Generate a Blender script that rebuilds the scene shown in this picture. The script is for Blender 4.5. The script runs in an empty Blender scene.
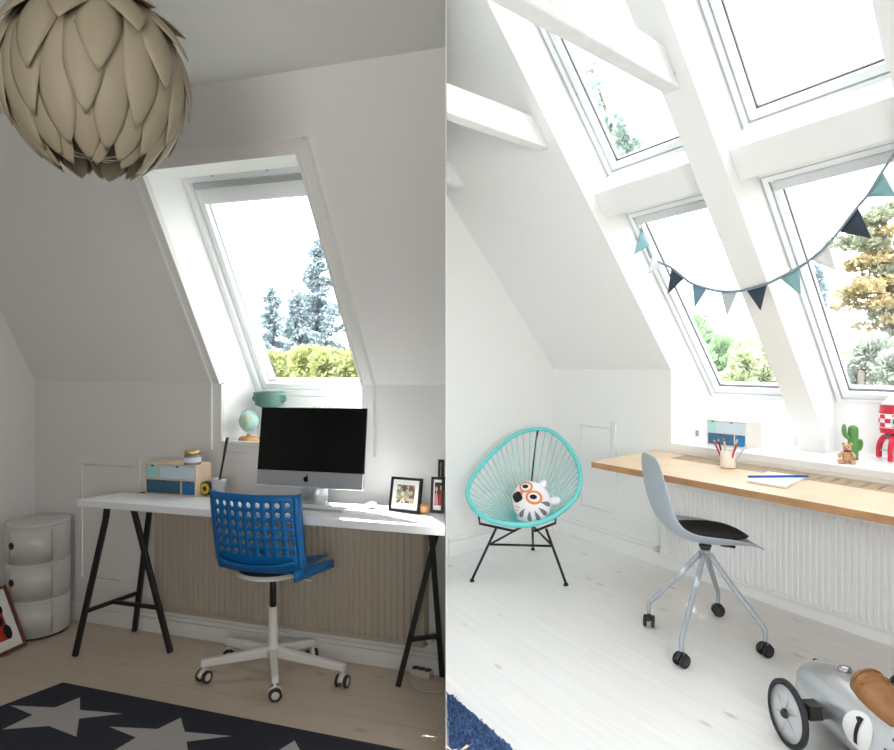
import bpy, bmesh, math, random
from mathutils import Vector as V
random.seed(7)
sc = bpy.context.scene
COL = sc.collection
PI = math.pi
F, CX, CY, H = 640.0, 447.0, 364.0, 1.40      # focal length (px), principal column, horizon row, eye height (m)

# ------------------------------------------------------------------ rooms
class Room:
    """a = along the window wall, b = outwards through it, z = up."""
    def __init__(s, O, X, Y, tan, zk):
        s.O, s.X, s.Y, s.tan, s.zk = V(O), V(X), V(Y), tan, zk
        s.th = math.atan(tan); s.c, s.s = math.cos(s.th), math.sin(s.th)
    def __call__(s, a, b, z): return s.O + s.X*a + s.Y*b + V((0, 0, z))
    def S(s, a, d, n): return s(a, d*s.c + n*s.s, s.zk - d*s.s + n*s.c)   # d down the slope from the knee, n outwards
    def ab(s, p):
        q = p - s.O; det = s.X.x*s.Y.y - s.X.y*s.Y.x
        return ((q.x*s.Y.y - q.y*s.Y.x)/det, (s.X.x*q.y - s.X.y*q.x)/det)
    def hitb(s, u, v, b):
        C = V((0, 0, H)); r = ray(u, v); b0 = s.ab(C)[1]; b1 = s.ab(C + r)[1]
        return C + r*((b - b0)/(b1 - b0))
L = Room((-2.31577, 3.59731, 0), (.954438, -.298408, 0), (.482969, .875638, 0), 2.16994, 1.305)
R = Room((.899645, 5.431818, 0), (.502527, -.864562, 0), (.748779, .66282, 0), 1.04187, 1.36)
def ray(u, v): return V(((u - CX)/F, 1, (CY - v)/F))
def at(u, v, d): return V((0, 0, H)) + ray(u, v)*d          # point seen at a pixel, d metres deep
def onz(u, v, z): return at(u, v, (H - z)*F/(v - CY))       # ... on a level plane
def seam_a(b, g=0.0):   # a on the left room's grid where the partition stands
    p0 = L(0, b, 0); f0 = p0.x + p0.y/F; p1 = L(1, b, 0); f1 = p1.x + p1.y/F
    return -f0/(f1 - f0) - g
def seam_b(g=0.0):      # b on the right gable wall where the partition stands
    p0 = R(0, 0, 0); f0 = p0.x + p0.y/F; p1 = R(0, 1, 0); f1 = p1.x + p1.y/F
    return -f0/(f1 - f0) + g

# ------------------------------------------------------------------ materials
def mat(name, col, rough=.6, metal=0, bump=0, scale=30, var=0, spec=.4, emit=None, coat=0):
    m = bpy.data.materials.new(name); m.use_nodes = True
    nt = m.node_tree; p = nt.nodes['Principled BSDF']
    p.inputs['Base Color'].default_value = (*col, 1); p.inputs['Roughness'].default_value = rough
    p.inputs['Metallic'].default_value = metal; p.inputs['Specular IOR Level'].default_value = spec
    p.inputs['Coat Weight'].default_value = coat
    if bump or var:
        tc = nt.nodes.new('ShaderNodeTexCoord'); nz = nt.nodes.new('ShaderNodeTexNoise')
        nz.inputs['Scale'].default_value = scale; nz.inputs['Detail'].default_value = 4
        nt.links.new(tc.outputs['Object'], nz.inputs['Vector'])
        if var:
            rp = nt.nodes.new('ShaderNodeValToRGB')
            rp.color_ramp.elements[0].position = .3; rp.color_ramp.elements[1].position = .7
            rp.color_ramp.elements[0].color = (*[c*(1 - var) for c in col], 1)
            rp.color_ramp.elements[1].color = (*[min(1, c*(1 + var)) for c in col], 1)
            nt.links.new(nz.outputs['Fac'], rp.inputs['Fac']); nt.links.new(rp.outputs['Color'], p.inputs['Base Color'])
        if bump:
            bp = nt.nodes.new('ShaderNodeBump'); bp.inputs['Strength'].default_value = bump; bp.inputs['Distance'].default_value = .005
            nt.links.new(nz.outputs['Fac'], bp.inputs['Height']); nt.links.new(bp.outputs['Normal'], p.inputs['Normal'])
    return m
def plank_mat(name, c1, c2, knot, width, rough=.45, line=.75, knotamt=1.0):
    """boards from the mesh's UV map: u along the boards, v across (metres)"""
    m = bpy.data.materials.new(name); m.use_nodes = True; nt = m.node_tree; N = nt.nodes.new; K = nt.links.new
    p = nt.nodes['Principled BSDF']; p.inputs['Roughness'].default_value = rough
    uv = N('ShaderNodeUVMap')
    br = N('ShaderNodeTexBrick'); br.offset = .37; br.inputs['Scale'].default_value = 1
    br.inputs['Brick Width'].default_value = 2.6; br.inputs['Row Height'].default_value = width
    br.inputs['Mortar Size'].default_value = .0016; br.inputs['Mortar Smooth'].default_value = .3; br.inputs['Bias'].default_value = 0
    br.inputs['Color1'].default_value = (*c1, 1); br.inputs['Color2'].default_value = (*c2, 1)
    br.inputs['Mortar'].default_value = (*[x*line for x in c1], 1)
    K(uv.outputs['UV'], br.inputs['Vector'])
    mp = N('ShaderNodeMapping'); mp.inputs['Scale'].default_value = (1.2, 22, 1); K(uv.outputs['UV'], mp.inputs['Vector'])
    nz = N('ShaderNodeTexNoise'); nz.inputs['Scale'].default_value = 1.6; nz.inputs['Detail'].default_value = 5; K(mp.outputs['Vector'], nz.inputs['Vector'])
    rp = N('ShaderNodeValToRGB'); rp.color_ramp.elements[0].position = .3; rp.color_ramp.elements[1].position = .72
    rp.color_ramp.elements[0].color = (.93, .92, .91, 1); rp.color_ramp.elements[1].color = (1, 1, 1, 1); K(nz.outputs['Fac'], rp.inputs['Fac'])
    mx = N('ShaderNodeMix'); mx.data_type = 'RGBA'; mx.blend_type = 'MULTIPLY'; mx.inputs['Factor'].default_value = .9
    K(br.outputs['Color'], mx.inputs['A']); K(rp.outputs['Color'], mx.inputs['B'])
    mk = N('ShaderNodeMapping'); mk.inputs['Scale'].default_value = (2.6, 6.5, 1); K(uv.outputs['UV'], mk.inputs['Vector'])
    vo = N('ShaderNodeTexVoronoi'); vo.inputs['Scale'].default_value = 1.15; K(mk.outputs['Vector'], vo.inputs['Vector'])
    rk = N('ShaderNodeValToRGB'); rk.color_ramp.elements[0].position = .045; rk.color_ramp.elements[1].position = .13
    rk.color_ramp.elements[0].color = (1, 1, 1, 1); rk.color_ramp.elements[1].color = (0, 0, 0, 1); K(vo.outputs['Distance'], rk.inputs['Fac'])
    n2 = N('ShaderNodeTexNoise'); n2.inputs['Scale'].default_value = 2.2; K(uv.outputs['UV'], n2.inputs['Vector'])
    ml = N('ShaderNodeMath'); ml.operation = 'MULTIPLY'; K(rk.outputs['Color'], ml.inputs[0]); K(n2.outputs['Fac'], ml.inputs[1])
    m3 = N('ShaderNodeMath'); m3.operation = 'MULTIPLY'; m3.inputs[1].default_value = knotamt; K(ml.outputs[0], m3.inputs[0])
    m2 = N('ShaderNodeMix'); m2.data_type = 'RGBA'; K(m3.outputs[0], m2.inputs['Factor']); K(mx.outputs['Result'], m2.inputs['A']); m2.inputs['B'].default_value = (*knot, 1)
    K(m2.outputs['Result'], p.inputs['Base Color'])
    return m
def glass_mat():
    m = bpy.data.materials.new('window_glass'); m.use_nodes = True; nt = m.node_tree; nt.nodes.clear(); N = nt.nodes.new; K = nt.links.new
    o = N('ShaderNodeOutputMaterial'); mx = N('ShaderNodeMixShader'); t = N('ShaderNodeBsdfTransparent'); g = N('ShaderNodeBsdfGlossy')
    g.inputs['Roughness'].default_value = .02; t.inputs['Color'].default_value = (.97, .985, .99, 1); mx.inputs['Fac'].default_value = .05
    K(t.outputs[0], mx.inputs[1]); K(g.outputs[0], mx.inputs[2]); K(mx.outputs[0], o.inputs['Surface']); return m
def leaf_mat(name, col, var=.4, trans=.35):
    m = mat(name, col, .7, var=var, scale=3.0, spec=.15)
    nt = m.node_tree; p = nt.nodes['Principled BSDF']; o = nt.nodes['Material Output']
    t = nt.nodes.new('ShaderNodeBsdfTranslucent'); t.inputs['Color'].default_value = (*col, 1)
    mx = nt.nodes.new('ShaderNodeMixShader'); mx.inputs['Fac'].default_value = trans
    nt.links.new(p.outputs[0], mx.inputs[1]); nt.links.new(t.outputs[0], mx.inputs[2]); nt.links.new(mx.outputs[0], o.inputs['Surface']); return m

M = dict(
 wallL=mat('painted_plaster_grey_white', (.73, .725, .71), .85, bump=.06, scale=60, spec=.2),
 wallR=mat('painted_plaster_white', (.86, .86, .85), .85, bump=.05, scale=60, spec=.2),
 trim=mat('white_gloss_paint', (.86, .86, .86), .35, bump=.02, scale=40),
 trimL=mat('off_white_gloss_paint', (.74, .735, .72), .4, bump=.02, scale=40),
 frame=mat('white_lacquered_pine', (.85, .87, .885), .35, bump=.03, scale=25),
 alu=mat('grey_aluminium', (.55, .58, .6), .4, .6), gasket=mat('dark_rubber_gasket', (.12, .11, .13), .6),
 blind=mat('grey_roller_blind_case', (.62, .64, .66), .45),
 glass=glass_mat(),
 floorL=plank_mat('soaped_pine_boards_beige', (.62, .525, .425), (.59, .50, .405), (.22, .16, .12), .145, .5, .72, .8),
 floorR=plank_mat('whitewashed_pine_boards', (.90, .895, .89), (.885, .88, .875), (.42, .39, .37), .145, .45, .93, 1.0),
 beam=mat('whitewashed_rough_beam', (.86, .855, .85), .8, bump=.5, scale=18, var=.04),
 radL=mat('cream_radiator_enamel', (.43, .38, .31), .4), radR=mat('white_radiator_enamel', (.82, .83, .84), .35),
 whitetop=mat('white_laminate', (.80, .815, .84), .3, spec=.5), black=mat('black_powder_coat', (.012, .012, .013), .45),
 blackgl=mat('black_screen_glass', (.004, .004, .005), .08, spec=.6), silver=mat('brushed_aluminium', (.62, .64, .67), .35, .75),
 blue=mat('blue_plastic', (.004, .125, .37), .42, spec=.4), blackfab=mat('black_fabric', (.012, .011, .012), .9, bump=.4, scale=200),
 whmet=mat('white_painted_steel', (.74, .72, .68), .4), chrome=mat('chrome', (.5, .5, .52), .2, 1), whpl=mat('white_glossy_plastic', (.60, .59, .57), .25, coat=.3),
 petal=mat('cream_petal_plastic', (.345, .295, .21), .5, var=.05, scale=5, spec=.3),
 bulb=mat('frosted_bulb', (.8, .75, .65), .4), teal=mat('teal_enamel', (.095, .20, .165), .35, var=.06, scale=9), globe=mat('pale_aqua_globe', (.36, .60, .56), .35),
 land=mat('ochre_land_map', (.62, .56, .33), .5), oak=mat('honey_wood', (.58, .30, .13), .5, var=.15, scale=14), ply=mat('birch_plywood', (.66, .50, .36), .5, var=.08, scale=20),
 plyw=mat('pale_birch_face', (.80, .74, .68), .5, var=.03, scale=12),
 d_mint=mat('mint_drawer_front', (.33, .62, .60), .5), d_pale=mat('pale_blue_drawer_front', (.52, .64, .72), .5),
 d_navy=mat('navy_drawer_front', (.035, .10, .17), .5), d_blue=mat('cobalt_drawer_front', (.02, .13, .33), .5),
 p_mint=mat('light_mint_drawer_front', (.46, .72, .70), .5), p_pale=mat('ice_blue_drawer_front', (.62, .72, .80), .5),
 p_navy=mat('steel_blue_drawer_front', (.05, .15, .26), .5), p_blue=mat('bright_blue_drawer_front', (.02, .20, .46), .5),
 gold=mat('brass_lid', (.62, .46, .20), .35, .8), jar=mat('smoky_jar_glass', (.22, .23, .24), .15, spec=.6), label=mat('pale_jar_label', (.62, .66, .72), .6),
 tape=mat('yellow_tape', (.62, .46, .03), .4), darkpl=mat('dark_plastic', (.03, .028, .026), .4), cupg=mat('grey_glass_cup', (.42, .43, .46), .2, spec=.6),
 matb=mat('white_picture_mount', (.85, .85, .84), .7), paper=mat('white_paper', (.86, .86, .86), .7),
 mahog=mat('brown_wood_frame', (.16, .055, .025), .4), rugL=mat('charcoal_woven_wool', (.026, .030, .042), .95, bump=.6, scale=260, var=.25),
 star=mat('grey_woven_wool', (.42, .40, .39), .95, bump=.5, scale=260, var=.12), cord=mat('white_cable', (.6, .57, .52), .5),
 wood=mat('oiled_beech_desk', (.70, .52, .345), .4, var=.07, scale=7), woodedge=mat('beech_desk_edge', (.40, .215, .10), .45, var=.15, scale=12),
 grill=mat('slotted_beech_grille', (.50, .37, .24), .5), slot=mat('dark_slot', (.10, .065, .04), .8),
 greysh=mat('grey_shell_plastic', (.40, .45, .50), .45), greymet=mat('grey_powder_coat', (.36, .40, .44), .4),
 aqua=mat('aqua_vinyl_cord', (.27, .70, .68), .35), aquad=mat('aqua_vinyl_hoop', (.16, .66, .64), .3),
 plush=mat('white_plush', (.82, .80, .82), .95, bump=.4, scale=120), plgrey=mat('grey_felt_stripe', (.17, .19, .22), .95, bump=.3, scale=120),
 plor=mat('orange_felt', (.80, .25, .09), .95), plblk=mat('black_felt', (.012, .012, .014), .9), 
 shag=mat('blue_shag_wool', (.075, .15, .32), 1, bump=1, scale=90, var=.5), shagor=mat('orange_wool', (.75, .36, .08), 1), shagw=mat('white_wool', (.85, .82, .78), 1),
 carsil=mat('brushed_silver_body', (.66, .68, .71), .3, .9, bump=.03, scale=80), leather=mat('tan_leather', (.30, .135, .045), .42, bump=.15, scale=90, var=.12),
 tyre=mat('black_rubber', (.018, .02, .026), .55), disc=mat('silver_wheel_disc', (.60, .61, .63), .38, .6), numw=mat('white_roundel_paint', (.86, .86, .86), .4), numb=mat('black_number_paint', (.012, .012, .012), .5),
 mesh=mat('dark_perforated_metal', (.11, .11, .12), .4, .5),
 f_teal=mat('teal_felt', (.26, .47, .50), .9), f_dark=mat('charcoal_blue_felt', (.045, .062, .085), .9), f_blue=mat('dusty_blue_felt', (.16, .28, .36), .9),
 f_grey=mat('grey_felt', (.50, .54, .54), .9), f_white=mat('white_felt', (.80, .80, .82), .9), string=mat('grey_cotton_tape', (.24, .31, .36), .9),
 cream=mat('cream_ceramic', (.82, .77, .68), .4), pred=mat('red_pencil_lacquer', (.52, .02, .04), .4), pblue=mat('blue_pencil_lacquer', (.02, .09, .35), .4), pwood=mat('pencil_wood', (.70, .50, .30), .6), ppur=mat('plum_pencil_lacquer', (.13, .01, .06), .4), pgrey=mat('grey_pencil_lacquer', (.55, .57, .62), .4),
 cactus=mat('green_cactus', (.10, .26, .07), .6, bump=.3, scale=60, var=.15), teddy=mat('tan_mohair', (.60, .36, .20), .95, bump=.6, scale=150, var=.15),
 rred=mat('red_toy_paint', (.62, .018, .05), .35), rwhite=mat('white_toy_paint', (.85, .84, .84), .35), rgrey=mat('grey_plum_toy_paint', (.12, .07, .11), .4), raqua=mat('aqua_toy_paint', (.22, .62, .66), .4), rgreen=mat('dark_green_toy_paint', (.06, .13, .06), .4),
 greygr=mat('grey_green_paint', (.35, .45, .42), .5),
 spruce=leaf_mat('spruce_needles', (.27, .33, .37), .3), bushy=leaf_mat('yellow_green_leaves', (.50, .53, .26), .3), bushg=leaf_mat('fresh_green_leaves', (.32, .48, .28), .35), bushp=leaf_mat('pale_green_leaves', (.52, .58, .38), .3),
 pine=leaf_mat('ochre_pine_needles', (.44, .36, .21), .4), pineg=leaf_mat('grey_green_pine_needles', (.30, .33, .25), .4), hedgeg=leaf_mat('grey_green_hedge_leaves', (.42, .46, .41), .3), birch=leaf_mat('pale_grey_green_leaves', (.40, .50, .46), .3),
 bark=mat('tree_bark', (.13, .115, .10), .9, bump=.6, scale=14), barkd=mat('dark_spruce_bark', (.10, .11, .12), .9), lawn=mat('lawn', (.20, .26, .10), .95, var=.3, scale=1.2), roof=mat('grey_roof_slates', (.24, .26, .29), .7), house=mat('pale_render', (.62, .60, .57), .9), rooft=mat('faded_pink_roof_tiles', (.52, .33, .28), .8, var=.1, scale=4),
)
def photo_mat(name, cols, scale):
    m = bpy.data.materials.new(name); m.use_nodes = True; nt = m.node_tree; p = nt.nodes['Principled BSDF']; p.inputs['Roughness'].default_value = .35
    tc = nt.nodes.new('ShaderNodeTexCoord'); vo = nt.nodes.new('ShaderNodeTexVoronoi'); vo.inputs['Scale'].default_value = scale
    nt.links.new(tc.outputs['Object'], vo.inputs['Vector'])
    sp = nt.nodes.new('ShaderNodeSeparateColor'); nt.links.new(vo.outputs['Color'], sp.inputs[0])
    rp = nt.nodes.new('ShaderNodeValToRGB'); rp.color_ramp.interpolation = 'CONSTANT'
    while len(rp.color_ramp.elements) < len(cols): rp.color_ramp.elements.new(.5)
    for i, c in enumerate(cols): rp.color_ramp.elements[i].position = i/len(cols); rp.color_ramp.elements[i].color = (*c, 1)
    nt.links.new(sp.outputs[0], rp.inputs['Fac']); nt.links.new(rp.outputs['Color'], p.inputs['Base Color']); return m
M['photoA'] = photo_mat('group_photo_print', [(.50, .42, .34), (.16, .10, .08), (.55, .34, .24), (.28, .30, .16), (.62, .58, .52), (.10, .09, .10)], 70)

# ------------------------------------------------------------------ mesh building
class MB:
    def __init__(s): s.v, s.f, s.m, s.sm, s.uv = [], [], [], [], {}
    def add(s, pts, faces, mi=0, smooth=False):
        n = len(s.v); s.v += [V(p) for p in pts]
        for f in faces: s.f.append([n + i for i in f]); s.m.append(mi); s.sm.append(smooth)
        return s
    def poly(s, pts, mi=0): return s.add(pts, [list(range(len(pts)))], mi)
    def prism(s, pts, vec, mi=0, top=None):
        n = len(pts); vec = V(vec); P = [V(p) for p in pts]
        s.add(P + [p + vec for p in P], [list(range(n))[::-1], list(range(n, 2*n))] , mi)
        k = len(s.v) - 2*n
        for i in range(n): s.f.append([k + i, k + (i+1) % n, k + n + (i+1) % n, k + n + i]); s.m.append(mi); s.sm.append(False)
        return s
    def box(s, o, ex, ey, ez, mi=0):
        o, ex, ey, ez = V(o), V(ex), V(ey), V(ez); return s.prism([o, o + ex, o + ex + ey, o + ey], ez, mi)
    def bar(s, p, q, w, h, up=(0, 0, 1), mi=0):      # rectangular bar from p to q
        p, q = V(p), V(q); d = (q - p).normalized(); x = d.cross(V(up)).normalized(); y = x.cross(d)
        return s.prism([p - x*w/2 - y*h/2, p + x*w/2 - y*h/2, p + x*w/2 + y*h/2, p - x*w/2 + y*h/2], q - p, mi)
    def tube(s, path, r, n=10, closed=False, mi=0, flat=1.0):
        P = [V(p) for p in path]; m = len(P); rr = r if isinstance(r, (list, tuple)) else [r]*m
        t0 = (P[1] - P[0]).normalized(); ref = V((0, 0, 1)) if abs(t0.z) < .9 else V((1, 0, 0)); nx = t0.cross(ref).normalized()
        pts = []
        for i in range(m):
            a = P[(i-1) % m] if (closed or i) else P[0]; b = P[(i+1) % m] if (closed or i < m-1) else P[-1]
            t = (b - a).normalized(); nx = (nx - t*nx.dot(t)).normalized(); ny = t.cross(nx)
            for k in range(n): pts.append(P[i] + (nx*math.cos(2*PI*k/n) + ny*math.sin(2*PI*k/n)*flat)*rr[i])
        fs = [[i*n + k, i*n + (k+1) % n, ((i+1) % m)*n + (k+1) % n, ((i+1) % m)*n + k] for i in range(m if closed else m-1) for k in range(n)]
        s.add(pts, fs, mi, True)
        if not closed:
            k0 = len(s.v) - m*n
            s.f += [[k0 + k for k in range(n)][::-1], [k0 + (m-1)*n + k for k in range(n)]]; s.m += [mi]*2; s.sm += [False]*2
        return s
    def lathe(s, c, prof, n=24, ax=(0, 0, 1), mi=0, smooth=True, sx=1.0, cap=True):
        c, ax = V(c), V(ax).normalized(); ref = V((1, 0, 0)) if abs(ax.x) < .8 else V((0, 1, 0))
        x = ax.cross(ref).normalized(); y = ax.cross(x); pts = []
        for r, h in prof:
            for k in range(n): pts.append(c + ax*h + (x*math.cos(2*PI*k/n)*sx + y*math.sin(2*PI*k/n))*r)
        m = len(prof)
        s.add(pts, [[i*n + k, i*n + (k+1) % n, (i+1)*n + (k+1) % n, (i+1)*n + k] for i in range(m-1) for k in range(n)], mi, smooth)
        k0 = len(s.v) - m*n
        for i, fl in ((0, True), (m-1, False)):
            if cap and prof[i][0] > 1e-4:
                f = [k0 + i*n + k for k in range(n)]; s.f.append(f[::-1] if fl else f); s.m.append(mi); s.sm.append(False)
        return s
    def grid(s, rows, mi=0, smooth=True, closed=False):
        n = len(rows[0]); m = len(rows)
        return s.add([p for r in rows for p in r], [[i*n + k, i*n + (k+1) % n, (i+1)*n + (k+1) % n, (i+1)*n + k] for i in range(m-1) for k in range(n if closed else n-1)], mi, smooth)
    def ball(s, c, rx, ry=None, rz=None, n=20, m=12, axes=None, mi=0):
        ry = ry or rx; rz = rz or rx; X, Y, Z = axes or (V((1, 0, 0)), V((0, 1, 0)), V((0, 0, 1))); c = V(c); rows = []
        for i in range(m+1):
            t = PI*i/m; rows.append([c + X*rx*math.sin(t)*math.cos(2*PI*k/n) + Y*ry*math.sin(t)*math.sin(2*PI*k/n) + Z*rz*math.cos(t) for k in range(n)])
        return s.grid(rows, mi, True, True)
    def build(s, name, mats, parent=None, bevel=0, solid=0, off=-1, seg=2, sub=0, uv=None):
        me = bpy.data.meshes.new(name); o = bpy.data.objects.new(name, me); org = ORG.get(parent.name, V((0, 0, 0))) if parent else V((0, 0, 0))
        me.from_pydata([p - org for p in s.v], [], s.f)
        for i, p in enumerate(me.polygons): p.material_index = s.m[i]; p.use_smooth = s.sm[i]
        for m in (mats if isinstance(mats, (list, tuple)) else [mats]): me.materials.append(M[m] if isinstance(m, str) else m)
        bm = bmesh.new(); bm.from_mesh(me); bmesh.ops.remove_doubles(bm, verts=bm.verts, dist=1e-6)
        if not solid: bmesh.ops.recalc_face_normals(bm, faces=bm.faces)
        if uv:
            l = bm.loops.layers.uv.new('UVMap')
            for f in bm.faces:
                for lp in f.loops: lp[l].uv = uv(lp.vert.co + org)
        bm.to_mesh(me); bm.free()
        COL.objects.link(o)
        if parent: o.parent = parent; ORG[o.name] = org
        if solid:
            md = o.modifiers.new('thick', 'SOLIDIFY'); md.thickness = solid; md.offset = off
        if sub:
            md = o.modifiers.new('smooth', 'SUBSURF'); md.levels = md.render_levels = sub
        if bevel:
            md = o.modifiers.new('edge', 'BEVEL'); md.width = bevel; md.segments = seg; md.limit_method = 'ANGLE'; md.angle_limit = .6
        return o
ORG = {}
def thing(name, label, cat, p, group=None):
    o = bpy.data.objects.new(name, None); COL.objects.link(o); p = V(p); o.location = p; ORG[o.name] = p; o.empty_display_size = .1
    return tag(o, label, cat, group)
def tag(o, label, cat, group=None, kind=None):
    o['label'] = label; o['category'] = cat
    if group: o['group'] = group
    if kind: o['kind'] = kind
    return o
def struct(o): o['kind'] = 'structure'; return o
def sthing(name, p): o = bpy.data.objects.new(name, None); COL.objects.link(o); o.location = V(p); ORG[o.name] = V(p); o['kind'] = 'structure'; return o
def spline(pts, k=6, closed=False):
    P = [V(p) for p in pts]; n = len(P); out = []
    for i in range(n if closed else n-1):
        g = (lambda j: P[j % n]) if closed else (lambda j: P[max(0, min(n-1, j))])
        a, b, c, d = g(i-1), g(i), g(i+1), g(i+2)
        for j in range(k):
            t = j/k; out.append(.5*((2*b) + (c - a)*t + (2*a - 5*b + 4*c - d)*t*t + (3*b - a - 3*c + d)*t**3))
    if not closed: out.append(P[-1])
    return out
def seam(room, b, g=0.0):
    f = lambda a: (lambda p: p.x + p.y/F)(room(a, b, 0))
    f0 = f(0); return -f0/(f(1) - f0) + g
def pxy(y): return -y/F      # x of the partition at depth y
# ================================================================== LEFT ROOM SHELL
A0, A1, DT, DC, SZ = 1.248, 2.018, -1.0517, -1.3545, 1.013
G = 0
sl = lambda b: seam(L, b, G)
cb, cz = DC*L.c, L.zk - DC*L.s        # where slope meets ceiling
w = MB()
w.poly([L(0, 0, 0), L(A0, 0, 0), L(A0, 0, L.zk), L(0, 0, L.zk)])
w.poly([L(A0, 0, 0), L(A1, 0, 0), L(A1, 0, SZ), L(A0, 0, SZ)])
w.poly([L(A1, 0, 0), L(sl(0), 0, 0), L(sl(0), 0, L.zk), L(A1, 0, L.zk)])
w.poly([L(0, 0, L.zk), L(A0, 0, L.zk), L.S(A0, DT, 0), L.S(A0, DC, 0), L.S(0, DC, 0)])
w.poly([L(A1, 0, L.zk), L(sl(0), 0, L.zk), L(sl(cb), cb, cz), L.S(A1, DC, 0), L.S(A1, DT, 0)])
w.poly([L.S(A0, DT, 0), L.S(A1, DT, 0), L.S(A1, DC, 0), L.S(A0, DC, 0)])
BB = .2237
for a in (A0, A1):
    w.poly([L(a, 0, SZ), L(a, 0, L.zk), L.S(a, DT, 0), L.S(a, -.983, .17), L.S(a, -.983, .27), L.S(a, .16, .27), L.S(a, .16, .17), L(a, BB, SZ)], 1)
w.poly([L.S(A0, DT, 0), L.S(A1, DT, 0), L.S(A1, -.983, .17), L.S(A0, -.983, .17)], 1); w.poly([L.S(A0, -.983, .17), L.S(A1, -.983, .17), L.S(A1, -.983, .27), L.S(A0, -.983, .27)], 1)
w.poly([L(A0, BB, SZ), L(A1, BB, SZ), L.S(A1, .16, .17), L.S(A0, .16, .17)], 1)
w.poly([L.S(A0, .16, .17), L.S(A1, .16, .17), L.S(A1, .16, .27), L.S(A0, .16, .27)])
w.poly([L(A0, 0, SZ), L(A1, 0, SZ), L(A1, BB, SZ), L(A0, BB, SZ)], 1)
struct(w.build('wall_window_left', ['wallL', 'trim']))  # whiter paint on the reveals puts window light into their colour
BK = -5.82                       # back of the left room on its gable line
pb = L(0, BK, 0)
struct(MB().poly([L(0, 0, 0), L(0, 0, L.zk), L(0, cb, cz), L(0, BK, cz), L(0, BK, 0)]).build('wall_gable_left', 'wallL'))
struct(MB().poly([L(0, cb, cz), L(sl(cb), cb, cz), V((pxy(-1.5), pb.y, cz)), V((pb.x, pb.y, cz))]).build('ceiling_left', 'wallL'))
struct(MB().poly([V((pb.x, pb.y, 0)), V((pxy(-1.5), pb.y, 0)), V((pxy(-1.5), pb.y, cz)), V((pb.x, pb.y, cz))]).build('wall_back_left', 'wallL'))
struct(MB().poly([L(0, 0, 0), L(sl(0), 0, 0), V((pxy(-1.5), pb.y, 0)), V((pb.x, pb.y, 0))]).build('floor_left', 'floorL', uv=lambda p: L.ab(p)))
def S_box(mb, room, a0, a1, d0, d1, n0, n1, mi=0):
    o = room.S(a0, d0, n0); return mb.box(o, room.S(a1, d0, n0) - o, room.S(a0, d1, n0) - o, room.S(a0, d0, n1) - o, mi)
def L_box(mb, room, a0, a1, b0, b1, z0, z1, mi=0):
    o = room(a0, b0, z0); return mb.box(o, room.X*(a1 - a0), room.Y*(b1 - b0), V((0, 0, z1 - z0)), mi)
# casing round the left skylight
t = MB(); cw = .062
S_box(t, L, A0 - cw, A0, DT - cw, -.004, -.016, .0); S_box(t, L, A1, A1 + cw, DT - cw, -.004, -.016, .0); S_box(t, L, A0, A1, DT - cw, DT, -.016, .0)
L_box(t, L, A0 - cw, A0, -.016, 0, .968, L.zk - .004); L_box(t, L, A1, A1 + cw, -.016, 0, .968, L.zk - .004)
for (x0_, x1_, d0_, d1_) in ((A0 - cw, A0 - cw + .012, DT - cw, -.004), (A1 + cw - .012, A1 + cw, DT - cw, -.004), (A0 - cw, A1 + cw, DT - cw, DT - cw + .012), (A0 - .010, A0, DT - .01, -.004), (A1, A1 + .010, DT - .01, -.004), (A0, A1, DT - .010, DT)): S_box(t, L, x0_, x1_, d0_, d1_, -.026, -.016)
for x0_ in (A0 - cw, A1 + cw - .012): L_box(t, L, x0_, x0_ + .012, -.026, -.016, .968, L.zk - .004)
struct(t.build('trim_1', 'trimL', bevel=.003))
t = MB(); L_box(t, L, A0, A1, -.022, .003, SZ - .022, SZ + .004); L_box(t, L, A0, A1, -.014, 0, SZ - .055, SZ - .022)
struct(t.build('trim_2', 'trimL', bevel=.004))
t = MB(); L_box(t, L, .0, sl(0) - .004, -.016, 0, 0, .075); L_box(t, L, .0, sl(0) - .004, -.011, 0, .075, .096)
struct(t.build('baseboard_left', 'trimL', bevel=.003))
t = MB(); L_box(t, L, 0, .016, BK, -.02, 0, .09); struct(t.build('baseboard_gable_left', 'trimL', bevel=.003))

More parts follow.
